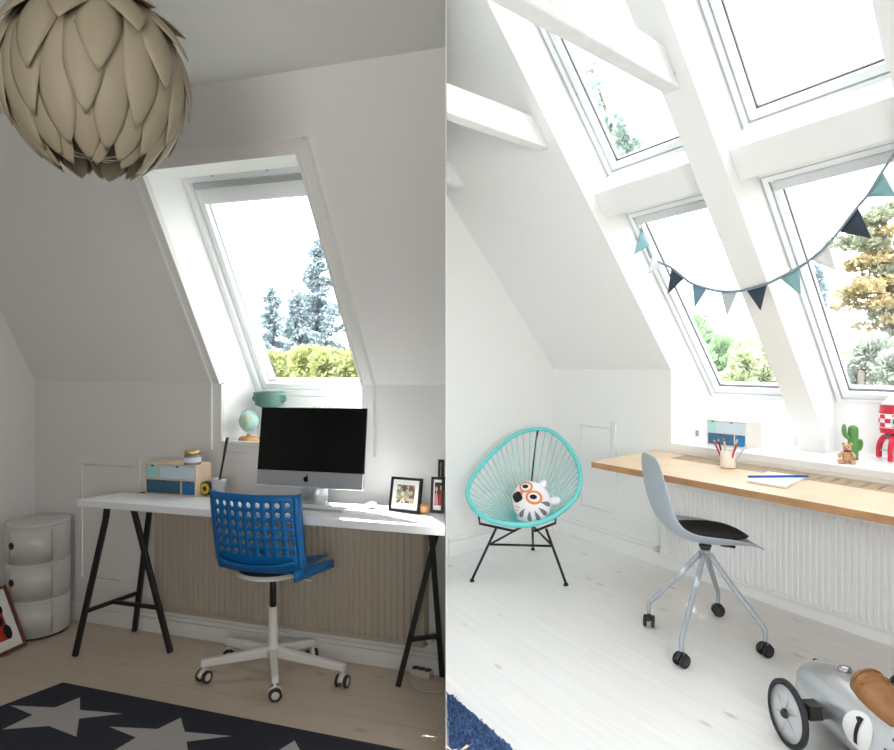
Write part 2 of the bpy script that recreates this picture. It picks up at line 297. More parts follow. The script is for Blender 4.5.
def window(name, room, a0, a1, d0, d1, n0, vent=False, blind=False, gm='gasket', sw=.038, vt=.098):
    p = sthing(name, room.S((a0 + a1)/2, d1, n0)); f = MB(); s = MB(); g = MB(); fw = .028
    S_box(f, room, a0, a0 + fw, d0, d1, n0, n0 + .10); S_box(f, room, a1 - fw, a1, d0, d1, n0, n0 + .10)
    S_box(f, room, a0 + fw, a1 - fw, d0, d0 + fw, n0, n0 + .10); S_box(f, room, a0 + fw, a1 - fw, d1 - fw, d1, n0, n0 + .10)
    f.build('window_frame', 'frame', p, bevel=.004)
    e = .006; x0, x1, y0, y1 = a0 + fw + e, a1 - fw - e, d0 + fw + e, d1 - fw - e; m0 = n0 + .014; tw = vt if vent else sw
    S_box(s, room, x0, x0 + sw, y0, y1, m0, m0 + .075); S_box(s, room, x1 - sw, x1, y0, y1, m0, m0 + .075)
    S_box(s, room, x0 + sw, x1 - sw, y0, y0 + tw, m0, m0 + .075); S_box(s, room, x0 + sw, x1 - sw, y1 - sw, y1, m0, m0 + .075)
    s.build('sash', 'frame', p, bevel=.006)
    gx0, gx1, gy0, gy1 = x0 + sw, x1 - sw, y0 + tw, y1 - sw; gk = .006
    for (u0, u1, v0, v1) in ((gx0, gx0 + gk, gy0, gy1), (gx1 - gk, gx1, gy0, gy1), (gx0, gx1, gy0, gy0 + gk), (gx0, gx1, gy1 - gk, gy1)): S_box(g, room, u0, u1, v0, v1, m0 + .026, m0 + .04)
    for (u0, u1, v0, v1) in ((a0 + fw, x0, d0, d1), (x1, a1 - fw, d0, d1), (x0, x1, d1 - fw - e, d1 - fw)): S_box(g, room, u0, u1, v0, v1, n0 + .03, n0 + .05)
    g.build('gasket', gm, p)
    q = MB(); S_box(q, room, gx0, gx1, gy0, gy1, m0 + .036, m0 + .042); q.build('pane', 'glass', p)
    if vent:
        v = MB(); S_box(v, room, x0 + .02, x1 - .02, y0 - .004, y0 + .026, m0 - .022, m0); vo = v.build('ventilation_bar', 'alu', p, bevel=.005)
        k = MB()
        for q_ in (.2, .62): k.ball(room.S(x0 + (x1 - x0)*q_, y0 - .03, n0 - .004), .007, n=10, m=6)
        k.build('screw_cap', 'alu', p)
    if blind:
        v = MB(); S_box(v, room, x0 + .012, x1 - .012, y0 - .004, y0 + .05, m0 - .03, m0 + .001); v.build('blind_case', 'blind', p, bevel=.014, seg=3)
    return p
window('window_1', L, A0 + .004, A1 - .004, -.985, .157, .1726, vent=True, gm='alu', sw=.030)
# access hatch in the knee wall
def hatch(name, room, a0, a1, z0, z1, m):
    p = sthing(name, room((a0 + a1)/2, 0, z0)); c = .042; f = MB()
    L_box(f, room, a0, a0 + c, -.014, 0, z0, z1); L_box(f, room, a1 - c, a1, -.014, 0, z0, z1); L_box(f, room, a0 + c, a1 - c, -.014, 0, z1 - c, z1); L_box(f, room, a0 + c, a1 - c, -.014, 0, z0, z0 + c)
    f.build('door_casing', m, p, bevel=.004)
    d = MB(); L_box(d, room, a0 + c + .004, a1 - c - .004, -.006, 0, z0 + c + .004, z1 - c - .004); d.build('door_panel', m, p, bevel=.003)
    return p
hatch('door_1', L, .302, .74, .2, .898, 'trimL')

# ================================================================== RIGHT ROOM SHELL
B0, B1, AE = 1.245, 3.762, 5.6
SRZ, DTOP, NB = .865, -2.6, .36
rb, rz = -2.35, R.zk + 2.35*R.tan
BW = .57
sr = lambda b: seam(R, b, 0)
zs = lambda b: R.zk - R.tan*b
gb = seam_b(0)
hb = DTOP*R.c
w = MB()
w.poly([R(0, 0, 0), R(B0, 0, 0), R(B0, 0, R.zk), R(0, 0, R.zk)])
w.poly([R(B0, 0, 0), R(B1, 0, 0), R(B1, 0, SRZ - .045), R(B0, 0, SRZ - .045)])
w.poly([R(B1, 0, 0), R(AE, 0, 0), R(AE, 0, R.zk), R(B1, 0, R.zk)])
bq = None
lo, hi = -2.35, -1.0       # b at which the partition crosses the left edge of the bay
for _ in range(50):
    mid = (lo + hi)/2
    if sr(mid) > B0: lo = mid
    else: hi = mid
bq = hi
w.poly([R(0, 0, R.zk), R(B0, 0, R.zk), R(B0, hb, zs(hb)), R(B0, bq, zs(bq)), R(0, gb, zs(gb))])
w.poly([R(B1, 0, R.zk), R(AE, 0, R.zk), R(AE, hb, zs(hb)), R(B1, hb, zs(hb))])
w.poly([R(B0, hb, zs(hb)), R(AE, hb, zs(hb)), R(AE, rb, rz), R(sr(rb), rb, rz), R(B0, bq, zs(bq))])
for a in (B0, B1):
    w.poly([R(a, 0, SRZ), R(a, 0, R.zk), R.S(a, DTOP, 0), R.S(a, DTOP, NB), R.S(a, .56, NB), R(a, BW, SRZ)])
w.poly([R.S(B0, DTOP, 0), R.S(B1, DTOP, 0), R.S(B1, DTOP, NB), R.S(B0, DTOP, NB)])
w.poly([R(B0, BW, SRZ), R(B1, BW, SRZ), R(B1, BW, 1.16), R(B0, BW, 1.16)])
w.poly([R(B0, BW, 1.16), R(B1, BW, 1.16), R.S(B1, .56, NB), R.S(B0, .56, NB)])
struct(w.build('wall_window_right', 'wallR'))
struct(MB().poly([R(0, 0, 0), R(0, 0, R.zk), R(0, gb, zs(gb)), R(0, gb, 0)]).build('wall_gable_right', 'wallR'))
BE, BZ = -4.7, 1.36
struct(MB().poly([R(0, 0, 0), R(AE, 0, 0), R(AE, BE, 0), R(sr(BE), BE, 0), R(0, gb, 0)]).build('floor_right', 'floorR', uv=lambda p: R.ab(p)))
# opposite roof slope, closed and without skylights
zb = lambda b: rz + (b - rb)*(rz - BZ)/(rb - BE)
w = MB()
w.poly([R(sr(rb), rb, rz), R(AE, rb, rz), R(AE, BE, BZ), R(sr(BE), BE, BZ)])
w.poly([R(sr(BE), BE, 0), R(AE, BE, 0), R(AE, BE, BZ), R(sr(BE), BE, BZ)])
struct(w.build('wall_back_right', 'wallR'))
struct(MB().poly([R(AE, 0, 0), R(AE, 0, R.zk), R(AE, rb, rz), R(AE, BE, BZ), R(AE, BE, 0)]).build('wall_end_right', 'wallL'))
# the thin partition the two rooms share
def knife(y0, y1, z1):
    m = MB(); k = .00012; e = [(pxy(y0) - abs(y0)*k, y0), (pxy(y0) + abs(y0)*k, y0), (pxy(y1) + abs(y1)*k, y1), (pxy(y1) - abs(y1)*k, y1)]
    return m.prism([V((x, y, 0)) for x, y in e], V((0, 0, z1)))
struct(knife(.3, R(0, gb, 0).y, 3.9).build('wall_partition', 'wallR'))
struct(knife(-2.6, -.3, 3.9).build('wall_partition_rear', 'wallR'))
struct(MB().box((-.004, -.3, 2.56), (.008, 0, 0), (0, .62, 0), (0, 0, 1.4)).build('wall_partition_light_block', 'wallR'))  # unseen panel added above the gap to keep sun from leaking in

t = MB(); L_box(t, R, B0, B1, -.012, BW, SRZ - .045, SRZ); struct(t.build('trim_3', 'trim', bevel=.004))
RW = .169
for i, a in enumerate((1.974, 2.868)):
    b9 = (R.zk - .94)/R.tan
    pr = [R(a, hb, zs(hb)), R(a, b9, .94), R(a, b9, SRZ), R(a, BW, SRZ), R.S(a, .56, NB), R.S(a, DTOP, NB)]
    struct(MB().prism(pr, R.X*RW).build('ceiling_rafter', 'beam' if 0 else 'wallR', bevel=.003))
bays = [(1.245, 1.974), (2.143, 2.868), (3.037, 3.762)]
for i, (x0, x1) in enumerate(bays):
    t = MB(); S_box(t, R, x0, x1, -1.36, -1.19, .0866, NB); S_box(t, R, x0, x1, -1.2, -1.08, .274, NB); struct(t.build('ceiling_crossbar', 'wallR', bevel=.003))
    window('window_%d' % (2 + 2*i), R, x0 + .012, x1 - .012, -1.077, .539, .274, blind=True)
    window('window_%d' % (3 + 2*i), R, x0 + .012, x1 - .012, -2.59, -1.345, .274)
for i, (x0, x1) in enumerate(((1.085, 1.165), (1.992, 2.074), (.175, .255))):
    z0, z1 = 2.622, 2.768; b0, b1 = -(z0 - R.zk)/R.tan, -(z1 - R.zk)/R.tan
    def eb(a):
        lo, hi = -4.0, 0.0
        for _ in range(60):
            m_ = (lo + hi)/2
            if seam(R, m_, .004) > a: lo = m_
            else: hi = m_
        return hi
    m = MB(); P = [R(x0, b0, z0), R(x1, b0, z0), R(x1, b1, z1), R(x0, b1, z1), R(x0, eb(x0), z0), R(x1, eb(x1), z0), R(x1, eb(x1), z1), R(x0, eb(x0), z1)]
    m.add(P, [[0, 1, 2, 3], [4, 5, 6, 7], [0, 1, 5, 4], [1, 2, 6, 5], [2, 3, 7, 6], [3, 0, 4, 7]])
    if i == 1:
        k = MB()
        for (da, dz) in ((.02, .03), (.055, .05), (.06, .1)): k.ball(R(x1 + .001, b0 - da, z0 + dz), .006, n=8, m=5)
    o = struct(m.build('ceiling_collar_beam', 'beam', bevel=.006))
    if i == 1: kk = k.build('nail_head', 'alu', o)
hatch('door_2', R, .312, .737, .235, .955, 'trim')
t = MB(); L_box(t, R, 0, B1, -.016, 0, 0, .11); L_box(t, R, 0, B1, -.010, 0, .11, .138); struct(t.build('baseboard_right', 'trim', bevel=.004))
t = MB(); L_box(t, R, 0, .016, gb + .02, -.018, 0, .11); L_box(t, R, 0, .010, gb + .02, -.018, .11, .138); struct(t.build('baseboard_gable_right', 'trim', bevel=.004))

# ================================================================== CAMERA, LIGHT
cam = bpy.data.objects.new('camera', bpy.data.cameras.new('camera')); COL.objects.link(cam); sc.camera = cam
cam.location = (0, 0, H); cam.rotation_euler = (PI/2, 0, 0); cam.data.sensor_width = 36; cam.data.lens = 36*F/894; cam.data.shift_y = -11/894; cam.data.clip_start = .02
wd = bpy.data.worlds.new('overcast_sky'); sc.world = wd; wd.use_nodes = True
bg = wd.node_tree.nodes['Background']; bg.inputs['Color'].default_value = (.95, .98, 1, 1); bg.inputs['Strength'].default_value = 3.4
def area(name, p, target, sx, sy, power, col=(1, 1, 1), portal=False, spread=180):
    l = bpy.data.lights.new(name, 'AREA'); l.shape = 'RECTANGLE'; l.size = sx; l.size_y = sy; l.energy = power; l.color = col; l.spread = math.radians(spread)
    o = bpy.data.objects.new(name, l); COL.objects.link(o); o.location = p; o.rotation_euler = (V(target) - V(p)).to_track_quat('-Z', 'Y').to_euler()
    if portal: l.cycles.is_portal = True
    return o
def portal(name, room, a0, a1, d0, d1, n):
    c = room.S((a0 + a1)/2, (d0 + d1)/2, n); nrm = room.S(a0, d0, n) - room.S(a0, d0, n + 1)
    o = area(name, c, c + nrm, a1 - a0, d1 - d0, 1, portal=True); x = room.X.copy(); z = -nrm.normalized(); y = z.cross(x).normalized(); x = y.cross(z)
    from mathutils import Matrix
    mt = Matrix((x, y, z)).transposed(); o.rotation_euler = mt.to_euler()
portal('skylight_portal', L, A0, A1, -1.0, .16, .30)
portal('skylight_portal', R, B0, B1, -2.6, .56, .40)

area('rear_fill_right', R(4.9, -3.6, 1.45), R(.4, -1.0, .8), 1.2, 1.2, 17, (1, .99, .975), spread=80)  # added fill lamp that lifts the right walls; no window is built here
area('rear_fill_left', V((-.75, -1.0, 1.5)), V((-.6, 2.0, 3.0)), 1.1, 1.3, 11.5, (1, .985, .96), spread=120)  # added fill lamp for the upper slopes, standing for an unseen rear window
def lamp(name, kind, p, target, energy, col, **k):
    l = bpy.data.lights.new(name, kind); l.energy = energy; l.color = col
    for a_, b_ in k.items(): setattr(l, a_, b_)
    o = bpy.data.objects.new(name, l); COL.objects.link(o); o.location = p; o.rotation_euler = (V(target) - V(p)).to_track_quat('-Z', 'Y').to_euler(); return o
lamp('sun', 'SUN', V((-8, -20, 14.5)), V((0, 0, 0)), 7.5, (1, .97, .92), angle=.01)
W0 = L(1.64, .14, 1.50); D0 = L(2.28, -.19, .775)
lamp('sun_through_skylight', 'SPOT', W0 + (W0 - D0).normalized()*9, D0, 36000, (1, .97, .92), spot_size=math.radians(4.4), spot_blend=.05, shadow_soft_size=.05)
vs = sc.view_settings; vs.view_transform = 'Standard'; vs.look = 'None'; vs.exposure = .54; vs.gamma = 1; vs.use_curve_mapping = False
sc.display_settings.display_device = 'sRGB'
cy = sc.cycles; cy.max_bounces = 10; cy.diffuse_bounces = 6; cy.glossy_bounces = 3; cy.transmission_bounces = 6; cy.transparent_max_bounces = 12; cy.use_denoising = True; cy.sample_clamp_indirect = 8; cy.caustics_reflective = False; cy.caustics_refractive = False
# ================================================================== LEFT ROOM THINGS
XL = L.X; YLp = V((-L.X.y, L.X.x, 0))          # along the wall / square to it (into the wall)
UP = V((0, 0, 1))
# --- radiator under the desk
def radiator(name, room, a0, a1, z0, z1, bf, pitch, m, label, valve_a, rd=.011):
    th = thing(name, label, 'radiator', room((a0 + a1)/2, 0, z0))
    b = MB(); L_box(b, room, a0, a1, bf + .008, -.004, z0, z1); b.build('casing', m, th, bevel=.006)
    g = MB(); top, bot = [], []; x = a0 + .03; prof = []
    while x + pitch < a1 - .03:
        prof += [(x, 0), (x + pitch*.2, .0), (x + pitch*.34, rd), (x + pitch*.80, rd), (x + pitch*.94, 0)]; x += pitch
    za, zb_ = z0 + .035, z1 - .035
    rows = [[room(a, bf + .006, z0 + .016) for a, d in prof], [room(a, bf + .006 - d, za) for a, d in prof], [room(a, bf + .006 - d, zb_) for a, d in prof], [room(a, bf + .006, z1 - .016) for a, d in prof]]
    g.grid(rows, smooth=False); g.build('ribbed_front', m, th)
    t = MB(); L_box(t, room, a0 + .01, a1 - .01, bf + .012, -.01, z1, z1 + .012); t.build('top_grille', m, th, bevel=.003)
    p = MB(); q = room(valve_a, bf/2 - .004, z0 + .045); p.tube([q, room(valve_a, -.002, z0 + .045)], .009); p.tube([q, room(a0 if valve_a < a0 else a1, bf/2 - .004, z0 + .045)], .008); p.build('pipe', m, th)
    v = MB(); v.lathe(room(valve_a, bf/2 - .005, z0 + .045), [(.012, -.03), (.018, -.02), (.018, .02), (.010, .035)], ax=-room.Y); v.build('valve', 'whpl', th)
    return th
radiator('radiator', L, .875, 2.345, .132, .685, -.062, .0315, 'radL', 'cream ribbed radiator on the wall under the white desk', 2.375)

# --- desk top and trestles
DZ = .775
dk = [L(.855, -.438, DZ), L(seam(L, -.42, -.004), -.42, DZ), L(seam(L, -.10, -.004), -.10, DZ), L(.89, -.24, DZ)]
tag(MB().prism([p - UP*.034 for p in dk], UP*.034).build('desktop', 'whitetop', bevel=.004), 'long white laminate desktop resting on black trestles under the left window', 'desk')
LB = DZ - .034                                    # underside
def trestle(label, pts, bars):
    th = thing('desk_trestle', label, 'trestle', pts[0][-1], 'black trestles under the white desk')
    for p in pts:
        m = MB()
        for i in range(len(p) - 1): m.bar(p[i], p[i+1], .024, .024, (0, 1, 0))
        m.build('leg', 'black', th, bevel=.003)
    for n, p, q, s in bars:
        MB().bar(p, q, s, s, (0, 0, 1) if n != 'post' else (0, 1, 0)).build(n, 'black', th, bevel=.002)
    return th
f1, f3, f2 = onz(75, 656, 0), onz(134.5, 631, 0), onz(170.5, 652.5, 0)
t1 = at(108, 512, f1.y + .06); t1.z = LB; t3 = at(152, 512, f3.y - .02); t3.z = LB; t2 = at(130, 513, (f1.y + f3.y)/2); t2.z = LB
k1 = t1.lerp(f1, .13); k1.x = t1.x + (f1.x - t1.x)*.05
lp = lambda a, b, z: a.lerp(b, (a.z - z)/(a.z - b.z))
zb1 = .205
c1, c3, c2 = lp(t1, f1, zb1), lp(t3, f3, zb1), lp(t2, f2, zb1)
trestle('black three-legged trestle under the left end of the white desk', [[t1, k1, f1], [t3, f3], [t2, f2]], [('top_rail', t1 - UP*.012, t3 - UP*.012, .024), ('crossbar', c1, c3, .018), ('brace', c1.lerp(c3, .5), c2, .018)])
# right trestle: mirrored, its outer pair of legs stays within the room, short of the partition
g2 = onz(398, 686, 0); h2 = L(2.415, -.22, LB)
ga = L(2.50, -.40, 0); ha = L(2.47, -.40, LB)
def cut(p, q):        # keep the bar on the left of the partition
    s = lambda r: -(r.x + r.y/F) - .016
    if s(p) < 0: p = p + (q - p)*(s(p)/(s(p) - s(q)))
    if s(q) < 0: q = p + (q - p)*(s(p)/(s(p) - s(q)))
    return p, q
ha = at(430.5, 540, 2.70); ha.z = LB; ga = onz(446.0, 676, 0); ga = V((pxy(ga.y) - .018, ga.y, 0))
gc = L(2.385, -.13, 0); hc = L(2.40, -.13, LB); gc.x = min(gc.x, pxy(gc.y) - .018); hc.x = min(hc.x, pxy(hc.y) - .018)
h2 = at(441, 548, 2.80); h2.z = LB
zb2 = .20
trestle('black trestle under the right end of the white desk, cut off by the partition', [[ha - UP*.003, ga], [h2 - UP*.003, g2]], [('top_rail', ha - UP*.014, h2 - UP*.014, .02), ('brace', lp(h2, g2, zb2), lp(ha, ga, zb2), .018)])

# --- all-in-one computer
SB = -.25
bl, br_ = L.hitb(255.8, 485, SB), L.hitb(362.8, 490.8, SB); tl, tr = L.hitb(262, 407.4, SB + .06), L.hitb(366.6, 407.8, SB + .06)
sx = (br_ - bl); sy = ((tl - bl) + (tr - br_))/2; sn = sx.cross(sy).normalized();  sn = sn if sn.y > 0 else -sn
im = thing('desktop_computer', 'silver all-in-one computer with a black screen standing on the white desk', 'computer', V(((bl + br_)/2).to_tuple()[:2] + (DZ,)))
fr = .20
MB().prism([bl, bl + sx, bl + sx + sy*fr, bl + sy*fr], sn*.012).build('chin', 'silver', im, bevel=.004)
MB().prism([bl + sy*fr, bl + sx + sy*fr, bl + sx + sy, bl + sy], sn*.012).build('screen', 'blackgl', im, bevel=.003)
bk = MB(); o_ = bl + sn*.012
bk.add([o_, o_ + sx, o_ + sx + sy, o_ + sy] + [o_ + sx*u + sy*v + sn*.028 for u, v in ((.15, .12), (.85, .12), (.85, .88), (.15, .88))], [[0, 1, 5, 4], [1, 2, 6, 5], [2, 3, 7, 6], [3, 0, 4, 7], [4, 5, 6, 7], [0, 3, 2, 1]]); bk.build('back_shell', 'silver', im)
ap = MB(); ac = bl + sx*.478 + sy*.105 - sn*.0008; au, av = sx.normalized(), sy.normalized()
ring = []
for k in range(28):
    t = 2*PI*k/28; r = .0135*(1 - .16*max(0, math.cos(t - PI/2))**6 - .10*max(0, math.cos(t + PI/2))**10); x, y = r*math.cos(t)*.92, r*math.sin(t)
    if math.hypot(x - .0165, y - .002) < .0075: d_ = V((x - .0165, y - .002)); d_ = d_.normalized()*.0075; x, y = .0165 + d_.x, .002 + d_.y
    ring.append(ac + au*x + av*y)
ap.poly(ring); lf = ac + av*.0165 + au*.002
ap.poly([lf + au*.0055*math.cos(t)*.55 + av*.0055*math.sin(t) + au*.002 for t in [2*PI*k/10 for k in range(10)]]); ap.build('emblem', 'blackgl', im)
sm = bl + sx*.5 + sy*.1 + sn*.02
ft = V((sm.x, sm.y, DZ)) + YLp*.075
st = MB(); hw = XL*.068
st.grid([[sm + UP*.02 + YLp*.02 - hw, sm + UP*.02 + YLp*.02 + hw], [sm + UP*-.03 + YLp*.035 - hw, sm + UP*-.03 + YLp*.035 + hw], [V((sm.x, sm.y, DZ + .016)) + YLp*.028 - hw, V((sm.x, sm.y, DZ + .016)) + YLp*.028 + hw], [V((sm.x, sm.y, DZ + .004)) - YLp*.012 - hw, V((sm.x, sm.y, DZ + .004)) - YLp*.012 + hw]], smooth=True)
st.build('stand', 'silver', im, solid=.006, off=0)
# keyboard and mouse
kp = onz(318, 509, DZ); kb = thing('keyboard', 'slim white keyboard on the white desk in front of the computer', 'keyboard', kp)
MB().box(kp - XL*.16 - YLp*.03 + UP*.0005, XL*.29, YLp*.06, UP*.009).build('base', 'silver', kb, bevel=.003)
k = MB()
for r in range(4):
    for c in range(13): k.box(kp - XL*.154 + XL*(.0215*c) - YLp*(.027 - .0138*r) + UP*.0092, XL*.0185, YLp*.0115, UP*.0025)
k.build('keys', 'matb', kb)
mp = onz(371, 507.5, DZ); ms = MB(); ms.ball(mp + UP*.011, .024, .036, .011, axes=(XL, YLp, UP)); tag(ms.build('computer_mouse', 'matb'), 'white computer mouse on the desk right of the keyboard', 'mouse')
cb = MB(); cb.tube(spline([onz(u, v, DZ) + UP*.003 for u, v in ((344, 505), (352, 507), (358, 508.5), (363, 505.5), (367, 506.5))]), .002, 6); tag(cb.build('keyboard_cable', 'cord'), 'thin white cable curling beside the keyboard', 'cable')

# --- desktop organiser boxes (one per room)
def organiser(label, o, ex, ey, h, mats, frame, face, group):
    """o = front bottom left, ex across the front, ey into depth"""
    th = thing('desk_organiser', label, 'drawer box', o + ex*.5 + ey*.5, group); w_ = ex.length; x = ex.normalized(); y = ey.normalized(); d = ey.length; t = .006
    b = MB(); z = UP
    b.box(o, ex, ey, z*t); b.box(o + z*(h - t), ex, ey, z*t); b.box(o + z*t, x*t, ey, z*(h - 2*t)); b.box(o + ex - x*t + z*t, x*t, ey, z*(h - 2*t)); b.box(o + z*(h*.5 - t/2) + x*t, x*(w_ - 2*t), ey*.96, z*t); b.box(o + x*t + ey - y*t + z*t, x*(w_ - 2*t), y*t, z*(h - 2*t))
    b.box(o + x*(w_*.27) + z*(h*.5 + t/2), x*t, ey*.96, z*(h*.5 - 1.5*t)); b.box(o + x*(w_*.70) + z*t, x*t, ey*.96, z*(h*.5 - 1.5*t))
    b.build('cabinet_body', [frame], th)
    fx = [(t, w_*.27, 1), (w_*.27 + t, w_ - t, 1), (t, w_*.70, 0), (w_*.70 + t, w_ - t, 0)]
    for (x0, x1, up), mm in zip(fx, mats):
        z0 = (h*.5 + t/2 if up else t) + .0015; z1 = (h - t if up else h*.5 - t/2) - .0015
        dr = MB().box(o + x*(x0 + .0015) + z*z0 + y*.002, x*(x1 - x0 - .003), y*(d*.9), z*(z1 - z0)).build('drawer', mm, th)
        n = MB(); c_ = o + x*((x0 + x1)/2) + z*z1 + y*.0012
        n.poly([c_ + x*(.009*math.cos(a_)) - z*(.009*math.sin(a_)) for a_ in [PI*k_/8 for k_ in range(9)]]); n.build('finger_notch', 'darkpl', dr)
    return th
OB = -.30
q0, q1 = onz(145, 493.8, DZ), onz(195.8, 497.2, DZ)
ex = (q1 - q0); ex.z = 0
organiser('birch drawer box with mint, pale blue and navy fronts on the white desk', q0 + UP*.0005, ex, V((-ex.y, ex.x, 0)).normalized()*.115, .148, ['d_mint', 'd_pale', 'd_navy', 'd_blue'], 'ply', None, 'drawer boxes with four coloured fronts')
jt = q0 + ex*.86 + V((-ex.y, ex.x, 0)).normalized()*.03 + UP*.1486
jr = thing('candle_jar', 'small dark glass jar with brass lid on top of the drawer box', 'jar', jt)
MB().lathe(jt, [(.0, 0), (.036, 0), (.038, .004), (.038, .044), (.034, .05), (0, .05)]).build('jar_body', 'jar', jr)
MB().lathe(jt + UP*.0505, [(0, 0), (.037, 0), (.038, .003), (.038, .013), (.035, .016), (0, .016)]).build('lid', 'gold', jr)
MB().lathe(jt + UP*.012, [(.0384, 0), (.0384, .024)], cap=False).build('jar_label', 'label', jr)
tp = onz(208.5, 495, DZ) + UP*.035
tt = thing('tape_measure', 'round yellow and black tape measure standing on the white desk beside the drawer box', 'tape measure', tp - UP*.035)
tax = V((-.35, -1, 0)).normalized()
MB().lathe(tp, [(.0, 0), (.030, 0), (.034, .004), (.034, .022), (.030, .026), (0, .026)], ax=tax).build('case', 'darkpl', tt)
MB().lathe(tp + tax*.0262, [(.012, 0), (.026, 0), (.026, .002), (.012, .002), (.012, 0)], ax=tax, cap=False).build('face_ring', 'tape', tt)
cp = onz(219, 496.5, DZ)
cu = thing('pen_cup', 'grey glass pen cup on the white desk behind the blue chair', 'cup', cp)
MB().lathe(cp, [(.0, .001), (.030, .001), (.034, .07), (.035, .085), (.032, .085), (.029, .006), (0, .006)]).build('cup_body', 'cupg', cu)
b0_, b1_ = cp + UP*.01 - XL*.012, at(227.5, 437.5, cp.y + .03)
mk = thing('paint_brush', 'long black brush handle leaning in the grey pen cup', 'brush', b0_)
MB().tube([b0_, b0_.lerp(b1_, .35), b1_], [.003, .005, .0075], 8).build('handle', 'black', mk)

# --- photo frames at the right of the desk
def photo(label, bl_, br__, h, lean, img, mount=True, group='small framed photographs on the white desk'):
    e = br__ - bl_; x = e.normalized(); n = V((-x.y, x.x, 0)); n = n if n.y > 0 else -n; y = (UP*math.cos(lean) + n*math.sin(lean)); f = x.cross(y); f = f if f.y < 0 else -f
    w_ = e.length; o = bl_; th = thing('photo_frame', label, 'picture frame', (bl_ + br__)/2, group); t = .011
    m = MB()
    m.box(o, x*w_, y*t, -f*.014); m.box(o + y*(h - t), x*w_, y*t, -f*.014); m.box(o + y*t, x*t, y*(h - 2*t), -f*.014); m.box(o + x*(w_ - t) + y*t, x*t, y*(h - 2*t), -f*.014); m.build('frame', 'black', th)
    MB().box(o + x*t + y*t - f*.004, x*(w_ - 2*t), y*(h - 2*t), -f*.008).build('mount', 'matb', th)
    return th, o, x, y, f, w_
def fit(b): return b
pA, pB = onz(388, 511, DZ), onz(418.8, 514.2, DZ)
th, o, x, y, f, w_ = photo('square black frame with a crowded group photograph, nearest the computer', pA + UP*.001, pB + UP*.001, .145, .22, 'photoA')
MB().box(o + x*w_*.21 + y*.038 - f*.0035, x*w_*.58, y*.075, f*.0008).build('photograph', 'photoA', th)
MB().box(o + x*w_*.45 + y*.02 - f*.014, x*.03, (y*.1 - y*.02), -f*.012 ).build('easel_back', 'black', th)
wbk = onz(424, 512.5, DZ); tag(MB().lathe(wbk, [(.0, .0005), (.022, .0005), (.024, .006), (.024, .03), (.02, .036), (0, .036)], n=16).build('wooden_knob', 'oak'), 'small brown wooden block between two photo frames on the desk', 'wooden block')
pA = onz(430, 512.6, DZ); pB = V((pxy(pA.y) - .012, pA.y - .014, DZ))
th, o, x, y, f, w_ = photo('black framed photograph of people in red and pink beside the partition', pA + UP*.001, pB + UP*.001, .148, .14, None)
MB().box(o + x*.016 + y*.03 - f*.0035, x*(w_ - .018), y*.095, f*.0008).build('photograph', 'darkpl', th)
pp = MB()
for (cx_, rx_, hh, mm) in ((w_*.42, w_*.15, .055, 0), (w_*.78, w_*.16, .06, 1)):
    c_ = o + x*cx_ + y*.03 - f*.0025; pp.poly([c_ + x*(rx_*math.cos(t)) + y*(hh*max(0, math.sin(t))) for t in [PI*k_/10 for k_ in range(11)]], mm); c2_ = c_ + y*(hh + .012) + f*.0002; pp.poly([c2_ + x*(w_*.09*math.cos(t)) + y*(.011*math.sin(t)) for t in [2*PI*k_/12 for k_ in range(12)]], 2)
pp.build('portrait_figures', [mat('pink_print', (.55, .22, .24), .4), mat('red_print', (.45, .012, .02), .4), mat('skin_print', (.62, .38, .28), .4)], th)
pA = onz(437, 507, DZ); pA = at(437.5, 505.5, pA.y); pA.z = DZ; pB = V((pxy(pA.y) - .012, pA.y - .006, DZ))
th, o, x, y, f, w_ = photo('tall black frame standing behind the other two frames at the partition', pA + UP*.001, pB + UP*.001, .205, .05, None)
MB().box(o + x*.013 + y*.06 - f*.0035, x*(w_ - .014), y*.12, f*.0008).build('photograph', 'photoA', th)

# --- on the left window sill
gp = L(1.355, .045, SZ); gl = thing('globe', 'small pale aqua desk globe on a wooden foot on the left window sill', 'globe', gp)
MB().lathe(gp, [(0, .0005), (.05, .0005), (.052, .006), (.046, .018), (.012, .022), (.010, .034), (0, .034)]).build('wooden_foot', 'oak', gl)
gs = MB().ball(gp + UP*.10, .05).build('sphere', 'globe', gl)
ln = MB(); gc_ = gp + UP*.10
for (th_, ph_, rr_) in ((-1.9, .15, .42), (-1.75, -.35, .28), (-2.35, .2, .3), (-1.2, .3, .35)):
    d0 = V((math.cos(th_)*math.cos(ph_), math.sin(th_)*math.cos(ph_), math.sin(ph_))); e1 = d0.cross(UP).normalized(); e2 = d0.cross(e1)
    ln.poly([gc_ + (d0 + (e1*math.cos(t) + e2*math.sin(t)*1.3)*rr_*(.75 + .25*math.sin(3*t + th_*5))).normalized()*.0506 for t in [2*PI*k_/16 for k_ in range(16)]])
ln.build('land_mass', 'land', gs)
arc = MB(); arc.tube([gc_ + V((math.cos(t)*.057*-.9, math.cos(t)*.057*.3, math.sin(t)*.057)) for t in [-PI/2 + PI*k_/14 for k_ in range(15)]], .0025, 6); arc.build('meridian_arm', 'whpl', gl)
tpz = L(1.385, .152, SZ); tb = thing('teal_pot', 'teal enamel bowl on a tall foot behind the globe on the sill', 'pot', tpz)
MB().lathe(tpz, [(0, .0005), (.05, .0005), (.052, .01), (.022, .03), (.018, .13), (.045, .165), (.072, .176), (.076, .225), (.081, .23), (.081, .242), (.073, .242), (.068, .19), (0, .18)]).build('bowl', 'teal', tb)
